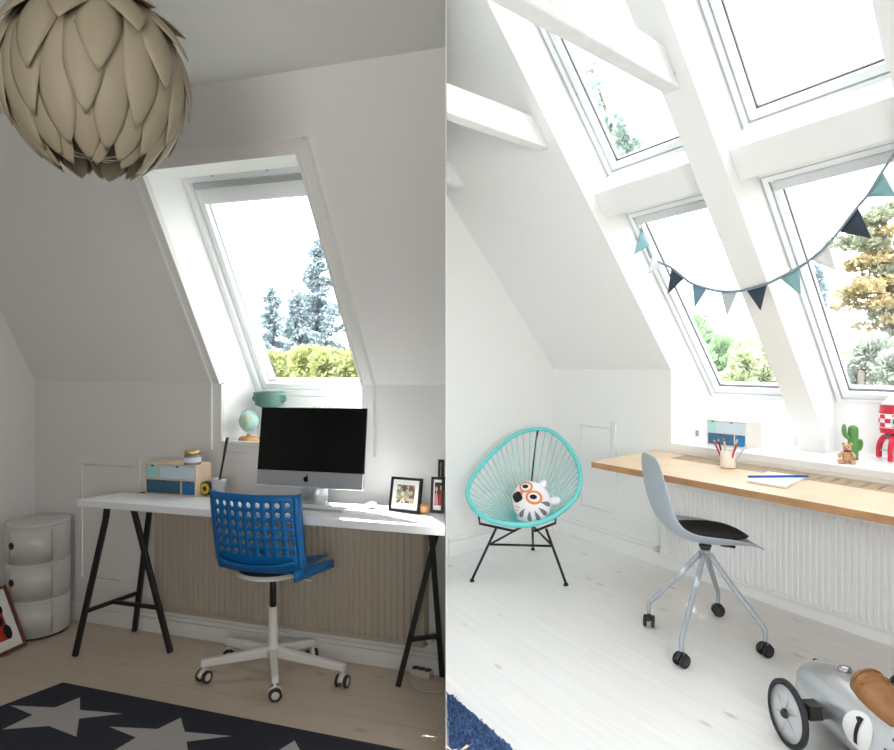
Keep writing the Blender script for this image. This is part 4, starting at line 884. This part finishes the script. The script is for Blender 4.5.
MB().tube([gc0 + fw2*.08 + UP*.478, gc0 + fw2*.125 + UP*.472, gc0 + fw2*.15 + UP*.468], .007, 8).build('tilt_knob', 'darkpl', sh)
for (u, v) in ((649, 626.5), (681.5, 666.5), (765, 656), (718, 615.5)):
    c_ = onz(u, v, 0); d_ = (c_ - gc0); n_ = d_.normalized(); top_ = c_ + UP*.072
    P = spline([gc0 + n_*.022 + UP*.435, gc0 + d_*.55 + UP*.27, gc0 + d_*.93 + UP*.15, top_ + UP*.045, top_], 6); MB().tube(P, [.0125 + .0035*(i/len(P) - .5)*-1 for i in range(len(P))], 10).build('leg', 'greymet', sh)
    castor(sh, c_, {649: V((.45, 1, 0)), 681.5: V((1, .45, 0)), 765: V((1, .25, 0)), 718: V((1, -.15, 0))}[u], .031, 'darkpl', 'darkpl', 'tyre', .028)

# --- string lounge chair
oc = onz(520, 573, 0); ac_ = thing('lounge_chair', 'aqua string lounge chair on black rod legs in the right room corner', 'chair', oc)
hp = [(537.8, 429), (553, 432.5), (568.6, 447), (579, 467), (580, 484), (573.8, 500), (558, 514), (543, 521.5), (525, 525), (504, 523.6), (486, 518), (473.4, 507.6), (467.5, 493.5), (471, 480.0), (482.5, 464), (499, 447), (517, 434)]
hoop = spline([at(u, v, 4.02 + (526 - v)/98*.85) for u, v in hp], 5, True)
MB().tube(hoop, .0165, 10, closed=True).build('hoop', 'aquad', ac_)
ctr_ = at(528, 518, 4.50); ring = [ctr_ + V((math.cos(t)*.085, math.sin(t)*.065, .02*math.sin(t))) for t in [2*PI*k_/40 for k_ in range(40)]]
MB().tube(ring, .009, 8, closed=True).build('inner_ring', 'aquad', ac_)
cm = MB(); nC = 46
hl = [0];
for i in range(len(hoop)): hl.append(hl[-1] + (hoop[(i + 1) % len(hoop)] - hoop[i]).length)
def hpt(s):
    s = s % 1*hl[-1]
    for i in range(len(hoop)):
        if hl[i+1] >= s: return hoop[i].lerp(hoop[(i+1) % len(hoop)], (s - hl[i])/(hl[i+1] - hl[i]))
for k_ in range(nC):
    p = hpt(k_/nC); d_ = p - ctr_; an = math.atan2(d_.y + (p.z - ctr_.z)*.35, d_.x); q = ctr_ + V((math.cos(an)*.085, math.sin(an)*.065, .02*math.sin(an)))
    mid = p.lerp(q, .55) - UP*(.012 if d_.y < .0 else .02) ; cm.tube([p, mid, q], .0042, 5)
cm.build('cord_weave', 'aqua', ac_)
tp_ = hpt(0.0)
MB().tube(spline([tp_, tp_.lerp(ctr_, .5) + V((0, .04, -.03)), ctr_ + V((.02, .06, -.02))], 5), .0075, 8).build('rear_rod', 'black', ac_)
rr_ = .0085
fl, fr2, bl2 = onz(472, 581.5, 0), onz(566, 585.5, 0), onz(533, 550, 0)
flt, frt, blt = at(496, 528.5, 4.14), at(546, 528.5, 4.10), at(532.5, 527, 4.52)
for p, q in ((flt, fl), (frt, fr2), (blt, bl2)):
    m = MB(); m.tube([p, q + UP*.012], rr_, 8); lg = m.build('leg', 'black', ac_); MB().lathe(q, [(0, .0005), (.016, .0005), (.014, .012), (.009, .018), (0, .018)], n=12).build('foot_cap', 'black', lg)
st_ = MB(); st_.tube([at(489.7, 544.4, 4.135), at(551.4, 546, 4.09)], rr_*.9, 8); st_.build('stretcher', 'black', ac_)
for P in ([(491, 543.7, 4.13), (520.5, 527.6, 4.40)], [(551, 544.4, 4.09), (534, 527, 4.40)]): MB().tube([at(*p) for p in P], rr_*.8, 8).build('brace', 'black', ac_)
for P in ([(479, 514.5, 4.14), (479.6, 523.6, 4.14), (513.8, 531, 4.15), (520.5, 527.6, 4.45)], [(555.4, 516, 4.12), (555.4, 523, 4.12), (535, 531, 4.13), (532.5, 527.4, 4.48)]): MB().tube([at(*p) for p in P], rr_, 8).build('cradle_rod', 'black', ac_)
# --- animal cushion
pc2 = at(531.5, 501.8, 4.20); cu_ = thing('animal_cushion', 'round white animal face cushion with orange ringed eyes sitting in the aqua chair', 'cushion', pc2 - UP*.11)
vN = (V((0, 0, H)) - pc2).normalized(); fN = (vN + V((-.12, 0, .15))).normalized(); fX = UP.cross(fN).normalized(); fY = fN.cross(fX)
ro = 1.03; gX = fX*math.cos(ro) - fY*math.sin(ro); gY = fX*math.sin(ro) + fY*math.cos(ro)     # the face is rolled to one side
ra, rb_, rc_ = .138, .124, .080
MB().ball(pc2, ra, rb_, rc_, n=32, m=20, axes=(gX, gY, fN)).build('body', 'plush', cu_)
def on(x, y, k=1.0):
    r = (x/ra)**2 + (y/rb_)**2; z = rc_*math.sqrt(max(.0, 1 - min(r, .995))); return pc2 + gX*x + gY*y + fN*(z + .0012*k)
def patch(name, mm, fn, n=22, k=1.0, rings=4):
    m = MB(); rows = []
    cx_, cy_ = fn(0, 0)[0], fn(0, 0)[1]
    for i in range(rings + 1):
        rows.append([on(*fn(i/rings, 2*PI*j/n), k) for j in range(n)])
    m.grid(rows, closed=True); return m.build(name, mm, cu_)
el = lambda cx_, cy_, a, b, rot=0: (lambda r, t: (cx_ + r*(a*math.cos(t)*math.cos(rot) - b*math.sin(t)*math.sin(rot)), cy_ + r*(a*math.cos(t)*math.sin(rot) + b*math.sin(t)*math.cos(rot))))
for (ex_, ey_, k_) in ((-.004, .030, 1), (-.092, .016, .85)):
    patch('eye_ring', 'plor', el(ex_, ey_, .055*k_, .046*k_, .9), k=1); patch('eye_white', 'plush', el(ex_, ey_, .038*k_, .030*k_, .9), k=2); patch('pupil', 'plblk', el(ex_ - .004, ey_ - .002, .024*k_, .016*k_, 1.0), k=3)
patch('nose', 'plblk', lambda r, t: (-.060 + r*.034*math.copysign(abs(math.cos(t))**.6, math.cos(t)), -.064 + r*.031*math.copysign(abs(math.sin(t))**.6, math.sin(t))), k=4)
patch('nose_bridge', 'plor', el(-.070, -.030, .014, .013), k=1.5)
for (x_, y_) in ((-.012, -.100), (.002, -.088), (.012, -.106), (-.098, -.070), (-.108, -.056)): patch('cheek_spot', 'plor', el(x_, y_, .006, .005), n=10, rings=2, k=2)
for t_ in (-1.15, -.62, -.10, .40, .95):
    def fn(r, t2, t=t_):
        rr = .50 + .47*(.5 + .5*math.cos(t2)*r); w2 = .20*(.15 + .85*(rr - .48)/.5); a = t + math.sin(t2)*r*w2; return (ra*rr*math.cos(a), rb_*rr*math.sin(a))
    patch('grey_stripe', 'plgrey', fn, n=18, k=1.2)
for (x_, y_, sx2) in ((-.062, .112, 1), (.062, .135, 1)):
    MB().ball(pc2 + gX*x_ + gY*y_ - fN*.01, .040, .028, .022, axes=((gX*x_ + gY*y_).normalized(), fN.cross((gX*x_ + gY*y_)).normalized(), fN), n=16, m=10).build('ear', 'plush', cu_)

# --- shaggy rug corner
c0r, c1r = onz(446.5, 694.5, 0), onz(510, 750, 0); dR = (c1r - c0r).normalized()
c0r = c0r + dR*.012; e1r = c0r + dR*1.15; y2 = e1r.y - .2
poly = [c0r, e1r, V((.02, e1r.y - .1, 0))]; poly[0] = V((pxy(c0r.y) + .006, c0r.y, 0))
sg = MB(); nG = 60; rows = []
for i in range(nG + 1):
    t = i/nG; a_ = poly[0].lerp(poly[2], t); b_ = poly[0].lerp(poly[1], t); rows.append([a_.lerp(b_, j/nG) + UP*(.012 + random.uniform(-.004, .012)*(1 if t > .02 else 0)) for j in range(nG + 1)])
sg.grid(rows)
for i in range(2600):
    u, v = random.random()**.5, random.random(); p = poly[0].lerp(poly[1].lerp(poly[2], v), u); d_ = V((random.uniform(-1, 1), random.uniform(-1, 1), 1.1)).normalized()*.026; s_ = V((random.uniform(-1, 1), random.uniform(-1, 1), 0)).normalized()*.005
    sg.add([p + s_ + UP*.012, p - s_ + UP*.012, p + d_ + UP*.008], [[0, 1, 2]])
stp = onz(456, 750, .03)
for k_, (dx, dy, ln_, wd_) in enumerate(((-.055, .045, .0, .012), (.06, .05, .0, .012), (-.02, -.03, 0, .016), (.025, -.03, 0, .016), (0, .0, 0, .018))):
    p = stp + V((dx, dy*.7, 0)); m_ = (1, 1, 2, 2, 2)[k_]
    q_ = stp + V((0, -.03, 0)); s_ = V((-(p - q_).y, (p - q_).x, 0)); s_ = (s_.normalized() if s_.length > 0 else V((1, 0, 0)))*wd_
    sg.add([p + UP*.004, q_ + s_, q_ - s_], [[0, 1, 2]], m_); sg.add([p.lerp(q_, .25) + s_*.6 + UP*.006, q_.lerp(p, .1) + UP*.007, p.lerp(q_, .3) - s_*.6 + UP*.006], [[0, 1, 2]], 2)
tag(sg.build('shaggy_rug', ['shag', 'shagor', 'shagw']), 'blue shaggy wool rug with orange and white tufts on the right floor', 'rug')

# --- ride-on toy car
gx = V((.07, -.9975, 0)).normalized(); nx2 = V((-.9975, -.07, 0)).normalized()      # nose direction / side facing the left
ax0 = V((1.49, 2.345, .140))
car = thing('toy_car', 'silver ride-on toy racing car numbered one with tan seat at the lower right', 'toy car', V((ax0.x, ax0.y, 0)) + gx*.2)
bp_ = [(.0, -.27), (.035, -.262), (.07, -.235), (.098, -.19), (.117, -.12), (.126, -.03), (.130, .08), (.130, .2), (.124, .32), (.110, .42), (.085, .50), (.05, .555), (.0, .575)]
bm_ = MB(); rows = []
for r, h in bp_: rows.append([ax0 + gx*h + nx2*(math.cos(2*PI*k_/40)*r) + UP*(math.sin(2*PI*k_/40)*r*.92) for k_ in range(40)])
bm_.grid(rows, closed=True); bm_.build('body', 'carsil', car)
def rad(h):
    for (r0, h0_), (r1_, h1_) in zip(bp_, bp_[1:]):
        if h0_ <= h <= h1_: return r0 + (r1_ - r0)*(h - h0_)/(h1_ - h0_)
    return 0
def skin(h, a, k=.001): r = rad(h) + k; return ax0 + gx*h + nx2*(math.cos(a)*r) + UP*(math.sin(a)*r*.92)
def skin_patch(name, mm, fn, k, n=28, rings=4, closed=True):
    m = MB(); m.grid([[skin(*fn(i/rings, 2*PI*j/n), k) for j in range(n)] for i in range(rings + 1)], closed=True); return m.build(name, mm, car)
hC, aC = .185, .24
for s_ in (0, 1):
    fl_ = (lambda a: a) if s_ == 0 else (lambda a: PI - a)
    skin_patch('number_roundel', 'numw', lambda r, t: (hC + r*.066*math.cos(t), fl_(aC + r*.52*math.sin(t))), .001)
    sg_ = 1 if s_ == 0 else -1
    m = MB(); m.grid([[skin(hC + sg_*(-.007 + .017*i/3), fl_(aC - .36 + .74*j/14), .0028) for j in range(15)] for i in range(4)]); m.grid([[skin(hC + sg_*(-.006 - .013*i/3), fl_(aC + .38 - .06*i/3 - (.16 - .12*i/3)*j/3), .0028) for j in range(4)] for i in range(4)]); m.build('number_one', 'numb', car)
    for (h0_, h1_, a0_, a1_) in ((.31, .40, .62, .86), (.30, .39, .12, .34)):
        m = MB(); m.grid([[skin(h0_ + (h1_ - h0_)*i/4, fl_(a0_ + (a1_ - a0_)*j/4), .0015) for j in range(5)] for i in range(5)]); m.build('grille_panel', 'mesh', car)
# seat
def seat_prof(t):  # t 0 back .. 1 front : (along, height above axis, half width)
    return None
sr_ = []
SP = [(.02, .108, .035), (.023, .165, .052), (.04, .188, .060), (.065, .182, .066), (.10, .160, .074), (.15, .143, .080), (.20, .138, .082), (.25, .138, .080), (.275, .136, .070), (.285, .112, .045)]
SP = [(h + .025, z_ - .006, wv) for h, z_, wv in SP]
m = MB(); rows = []
for (h, z_, wv) in SP:
    rr = []
    for k_ in range(17):
        a = PI*k_/16; x_ = math.cos(a); y_ = math.sin(a)**.55; rr.append(ax0 + gx*h + nx2*(x_*wv) + UP*(.078 + (z_ - .078)*y_ - (.010*(1 - abs(x_))*y_ if h > .05 else 0)))
    rows.append(rr)
m.grid(rows); m.poly(rows[0]); m.poly(rows[-1]); m.build('seat', 'leather', car)
m = MB()
for h in (.075, .11): 
    z_ = [z for (hh, z, w2) in SP if hh <= h + .012][-1]; m.tube([ax0 + gx*h + nx2*(math.cos(a)*.066) + UP*(.078 + (z_ - .078)*math.sin(a)**.55 - .008 + .004) for a in [.5 + (PI - 1.0)*k_/10 for k_ in range(11)]], .003, 6)
m.build('seat_seam', 'leather', car)
cpz = skin(-.045, PI/2 + .0, 0); MB().lathe(cpz, [(0, -.004), (.022, -.004), (.024, .004), (.020, .014), (.01, .019), (0, .02)], n=20).build('filler_cap', 'chrome', car)
m = MB(); m.lathe(skin(-.215, PI/2, -.004), [(0, 0), (.011, 0), (.011, .006), (0, .008)], n=12); m.build('tail_stud', 'darkpl', car)
for hA in (-.02, .44):
    for s_ in (1, -1):
        n_ = nx2*s_; wc = V((ax0.x, ax0.y, .118)) + gx*hA + n_*.24
        w_ = MB(); w_.lathe(wc, [(.098, -.008), (.108, -.012), (.1175, -.006), (.1175, .006), (.108, .012), (.098, .008), (.098, -.008)], ax=n_, n=44, cap=False)
        tyre = w_.build('wheel', 'tyre', car)
        d_ = MB(); d_.lathe(wc, [(0, -.004), (.099, -.006), (.102, 0), (.099, .006), (.082, .003), (.078, .008), (.060, .005), (0, .010)], ax=n_, n=44); d_.build('wheel_disc', 'disc', tyre)
        sp_ = MB()
        for k_ in range(6): a = 2*PI*k_/6 + .3; e_ = gx*math.cos(a) + UP*math.sin(a); sp_.tube([wc + n_*.009 + e_*.02, wc + n_*.0065 + e_*.076], .0018, 5)
        sp_.build('pressed_spokes', 'disc', tyre)
        hbm = MB(); hbm.lathe(wc, [(0, .008), (.018, .008), (.016, .016), (.008, .024), (0, .025)], ax=n_, n=18); hbm.build('hub_cap', 'darkpl', tyre)
        ax_ = MB(); ax_.tube([wc - n_*.01, wc - n_*.11], .009, 10); ax_.lathe(wc - n_*.012, [(.026, -.05), (.014, -.012), (.011, 0)], ax=n_, n=12); ax_.box(wc - n_*.118 - gx*.028 - UP*.016, n_*.05, gx*.056, UP*.052); ax_.build('axle_bracket', 'darkpl', car)
sw = ax0 + gx*.46 + UP*.12
stw = MB(); stw.tube([ax0 + gx*.45 + UP*.09, sw + UP*.05 + gx*-.02], .008, 8); stw.tube([sw + UP*.05 - gx*.02 + nx2*(math.cos(t)*.07) + (UP*.8 + gx*.6).normalized()*(math.sin(t)*.07) for t in [2*PI*k_/24 for k_ in range(24)]], .008, 8, closed=True); stw.build('steering_wheel', 'darkpl', car)

# --- bunting
spx = [(641, 228), (650.5, 257), (662, 263.5), (671, 267.5), (684, 278), (692, 283.5), (707, 288.5), (720, 291.2), (737, 291.2), (747, 289.5), (766, 284), (780, 277.5), (798, 268), (811, 259), (828, 244), (839, 231), (857, 207.5), (867, 196), (882, 172), (897, 150)]
def sdep(u):
    t = min(1, max(0, (u - 641)/60)); off = .36*(1 - t)**1.5 - .035; r = ray(u, 0)
    return off
def sl_hit(u, v, off):
    C = V((0, 0, H)); r = ray(u, v); b0 = R.ab(C)[1]; b1 = R.ab(C + r)[1] - b0
    k = (R.zk + R.tan*off - H - R.tan*b0)/(r.z + R.tan*b1); return C + r*k
sp3 = [sl_hit(u, v, sdep(u)) for u, v in spx]
bt = thing('bunting', 'garland of teal, grey and dark felt pennants strung across the right skylights', 'bunting', sp3[8])
MB().tube(spline(sp3, 4), .0075, 6, flat=.6).build('string', 'string', bt)
fl_ = [((641, 229), (649.5, 245.5), (634, 254.5), 'f_teal'), ((652, 257), (663, 264), (648, 274), 'f_white'), ((671.5, 267.5), (684, 278.5), (667.5, 294), 'f_dark'), ((692.5, 284), (707, 288.5), (694.5, 308), 'f_blue'), ((721, 291.5), (737.5, 291.5), (727, 316.5), 'f_grey'), ((746.5, 290), (767, 284), (760.5, 310.5), 'f_dark'), ((780, 278), (799.5, 268), (800.5, 294.5), 'f_teal'), ((811, 259.5), (829, 244), (836, 271), 'f_white'), ((839.5, 231.5), (857.5, 207.5), (871.5, 238.5), 'f_dark'), ((866.5, 197), (882.5, 172), (896, 196), 'f_teal')]
for a_, b_, c_, mm in fl_:
    A, B = sl_hit(*a_, sdep(a_[0])), sl_hit(*b_, sdep(b_[0])); d_ = (A.y + B.y)/2; C_ = at(*c_, d_ - .01); md = (A + B)/2; n_ = (B - A).cross(C_ - A).normalized()
    m = MB(); rows = []
    for i in range(7):
        t = i/6; l_ = A.lerp(C_, t); r_ = B.lerp(C_, t); rows.append([l_.lerp(r_, j/4) + n_*(.008*math.sin(PI*j/4)*(1 - t)) for j in range(5)])
    m.grid(rows); m.build('pennant', mm, bt, solid=.003, off=0)

# ================================================================== OUTDOORS
GZ = -3.2
struct(MB().poly([V((-60, 3.2, GZ)), V((60, -4, GZ)), V((60, 90, GZ)), V((-60, 90, GZ))]).build('ground', 'lawn'))
def leaf(m, p, d, s, mi=0):
    d = d.normalized(); r = d.cross(V((random.uniform(-1, 1), random.uniform(-1, 1), random.uniform(-1, 1)))).normalized()*s*.45
    m.add([p - r, p + r, p + d*s + r*.3, p + d*s - r*.3], [[0, 1, 2, 3]], mi)
def rv(): return V((random.gauss(0, 1), random.gauss(0, 1), random.gauss(0, 1))).normalized()
def crown(m, c, rx, ry, rz, n, s, lumps=10, mi=0):
    L_ = [(c + V((rv().x*rx, rv().y*ry, rv().z*rz))*1.0, random.uniform(.35, .6)) for _ in range(lumps)]
    for i in range(int(n*2.2)):
        q, k = random.choice(L_); d = rv(); leaf(m, q + V((d.x*rx*k, d.y*ry*k, d.z*rz*k)), d + V((0, 0, .3)), s*.62*random.uniform(.6, 1.3), mi)
def spruce_tree(label, base, h, r, n, bare=.0):
    th = thing('spruce_tree', label, 'tree', base, 'spruce trees beyond the left skylight')
    MB().tube([base, base + UP*h*.98], [.10, .01], 8).build('trunk', 'barkd', th)
    m = MB()
    for q_ in range(210):
        z = .30 + .69*(q_/210) + random.uniform(-.01, .01); a = random.random()*2*PI; d_ = V((math.cos(a), math.sin(a), random.uniform(-.45, .05)))
        L_ = (r*(1 - z)**.95 + .03)*random.uniform(.3, 1.2)
        for q in range(int(16 + 90*L_)):
            t = random.random()**.8; p = base + UP*(h*z) + d_*(L_*t) + V((0, 0, .18*L_*t*t)) + rv()*(.05 + .05*L_*t); leaf(m, p, d_ + rv()*.8 + V((0, 0, -.3)), .085*(1 - .25*t))
    m.build('needle_branches', 'spruce', th); return th
def gpt(u, d): p = at(u, 364, d); p.z = GZ; return p
def top(v, d): return H + (364 - v)/F*d - GZ
spruce_tree('tall blue grey spruce at the right side of the left skylight', gpt(318, 13.2), top(238, 13.2), 2.3, 0)
spruce_tree('short blue grey spruce at the left side of the left skylight', gpt(270, 17.5), top(286, 17.5), 2.9, 0)
spruce_tree('dense middle spruce between the two others', gpt(297, 10.2), top(292, 10.2), 1.4, 0)
st_ = spruce_tree('slim pale spruce at the left edge of the second right skylight', gpt(818, 12.5), top(262, 12.5), 1.2, 0); st_['group'] = 'trees outside the right skylights'
def bush(name, label, cat, u, v0, v1, d, wpx, mm, n, s, group=None, lumps=9):
    p = gpt(u, d); zt = H + (364 - v0)/F*d; zb_ = H + (364 - v1)/F*d; c_ = V((p.x, p.y, (zt + zb_)/2)); th = thing(name, label, cat, p, group)
    m = MB(); rx = wpx/2/F*d; crown(m, c_, rx*.62, rx*.5, (zt - zb_)/2*.62, n, s, lumps); m.build('foliage', mm, th)
    MB().tube([p, V((c_.x, c_.y, c_.z))], [.12, .05], 7).build('trunk', 'bark', th); return th
bush('bush', 'yellow green bush below the spruces at the left of the left skylight', 'bush', 278, 352, 402, 8.6, 62, 'bushy', 1900, .13, 'yellow green bushes outside')
bush('bush', 'yellow green bush in the middle below the spruces', 'bush', 312, 345, 402, 7.2, 58, 'bushy', 1900, .13, 'yellow green bushes outside')
bush('bush', 'yellow green bush at the right foot of the left skylight', 'bush', 352, 349, 402, 8.6, 60, 'bushy', 1900, .13, 'yellow green bushes outside')
bush('tree', 'fresh green tree seen low in the first right skylight', 'tree', 712, 311, 392, 10.5, 56, 'bushg', 1800, .17, 'trees outside the right skylights')
bush('tree', 'pale yellow green tree in front of the fresh green one', 'tree', 738, 342, 405, 9.2, 60, 'bushp', 1900, .15, 'trees outside the right skylights')
bush('tree', 'pale green tree half hidden by the first rafter', 'tree', 768, 330, 405, 11.0, 56, 'bushp', 1700, .17, 'trees outside the right skylights')
# tall sparse birch at the upper left skylight
p = gpt(604, 9.5); th = thing('birch_tree', 'tall sparse pale tree rising past the upper left skylight', 'tree', p, 'trees outside the right skylights')
m = MB()
for (u, v, w_, h_, n) in ((592, 72, 10, 12, 40), (588, 88, 8, 12, 30), (595, 98, 9, 14, 40), (606, 122, 10, 10, 40), (614, 132, 12, 14, 70), (624, 140, 18, 20, 130), (634, 148, 18, 22, 130), (620, 155, 16, 16, 90)):
    c_ = at(u, v, 9.5); crown(m, c_, w_/2/F*9.5*.8, .25, h_/2/F*9.5*.8, n, .13, 3)
m.build('foliage', 'birch', th); mt_ = MB(); q = at(628, 170, 9.5); mt_.tube([p, q, at(612, 128, 9.5), at(592, 70, 9.5)], [.12, .06, .035, .015], 6); mt_.build('trunk', 'bark', th)
# ochre pine at the right skylight
p = gpt(893, 9.0); th = thing('pine_tree', 'ochre pine with flat layered branches in the second right skylight', 'tree', p, 'trees outside the right skylights')
m = MB()
for (u, v, w_, h_, n, mi) in ((872, 222, 40, 10, 300, 1), (884, 213, 30, 10, 220, 1), (858, 240, 34, 8, 200, 1), (888, 232, 30, 9, 220, 0), (874, 256, 44, 9, 300, 0), (862, 262, 30, 7, 160, 0), (890, 262, 30, 12, 240, 0), (856, 292, 36, 14, 300, 0), (872, 284, 32, 12, 240, 0), (884, 302, 34, 12, 280, 0), (866, 304, 40, 8, 260, 0), (890, 322, 34, 8, 200, 0), (893, 334, 26, 16, 200, 1), (888, 312, 30, 14, 200, 1), (866, 246, 34, 9, 200, 1), (882, 270, 30, 12, 200, 1), (905, 270, 30, 60, 400, 0)):
    c_ = at(u, v, 9.0); crown(m, c_, w_/2/F*9*.75, .35, h_/2/F*9*.8, n, .10, 6, mi)
m.build('foliage', ['pine', 'pineg'], th); mt_ = MB(); mt_.tube([p, at(893, 330, 9), at(889, 270, 9), at(884, 215, 9)], [.16, .11, .07, .03], 8)
for (u, v) in ((858, 295), (862, 260), (866, 238), (874, 220)): mt_.tube([at(889, v + 8, 9), at(u, v, 9)], [.03, .012], 6)
mt_.build('trunk', 'bark', th)
bush('hedge', 'grey green hedge below the ochre pine', 'hedge', 862, 327, 412, 8.0, 90, 'hedgeg', 3000, .12)
bush('hedge', 'dull green hedge at the right edge below the ochre pine', 'hedge', 902, 352, 412, 6.6, 56, 'hedgeg', 1800, .12)
hs = at(886, 360, 15); hs.z = GZ; nh = thing('pink_roof_house', 'pale house with faded pink roof behind the grey green hedge', 'house', hs)
zt = H + (364 - 352)/F*15
MB().box(hs + V((-1.0, 0, 0)), V((3.4, 0, 0)), V((0, 3, 0)), UP*(zt - GZ)).build('wall', 'house', nh)
a_ = V((hs.x - 1.2, hs.y - .2, zt)); MB().add([a_, a_ + V((3.8, 0, 0)), a_ + V((3.8, 1.7, .75)), a_ + V((0, 1.7, .75)), a_ + V((0, 3.4, 0)), a_ + V((3.8, 3.4, 0))], [[0, 1, 2, 3], [3, 2, 5, 4], [0, 3, 4], [1, 5, 2], [0, 4, 5, 1]]).build('roof', 'rooft', nh)
hs = at(697, 320, 17); hs.z = GZ; nh = thing('grey_roof_house', 'neighbouring house with grey eaves behind the fresh green tree', 'house', hs)
zt = H + (364 - 316)/F*17
MB().box(hs + V((-2.3, 0, 0)), V((2.5, 0, 0)), V((0, 3, 0)), UP*(zt - GZ)).build('wall', 'house', nh)
a_ = V((hs.x - 2.6, hs.y - .2, zt)); MB().add([a_, a_ + V((3.0, 0, 0)), a_ + V((2.6, 1.7, .28)), a_ + V((0, 1.7, .28)), a_ + V((0, 3.4, 0)), a_ + V((3.0, 3.4, 0))], [[0, 1, 2, 3], [3, 2, 5, 4], [0, 3, 4], [1, 5, 2], [0, 4, 5, 1]]).build('roof', 'roof', nh)
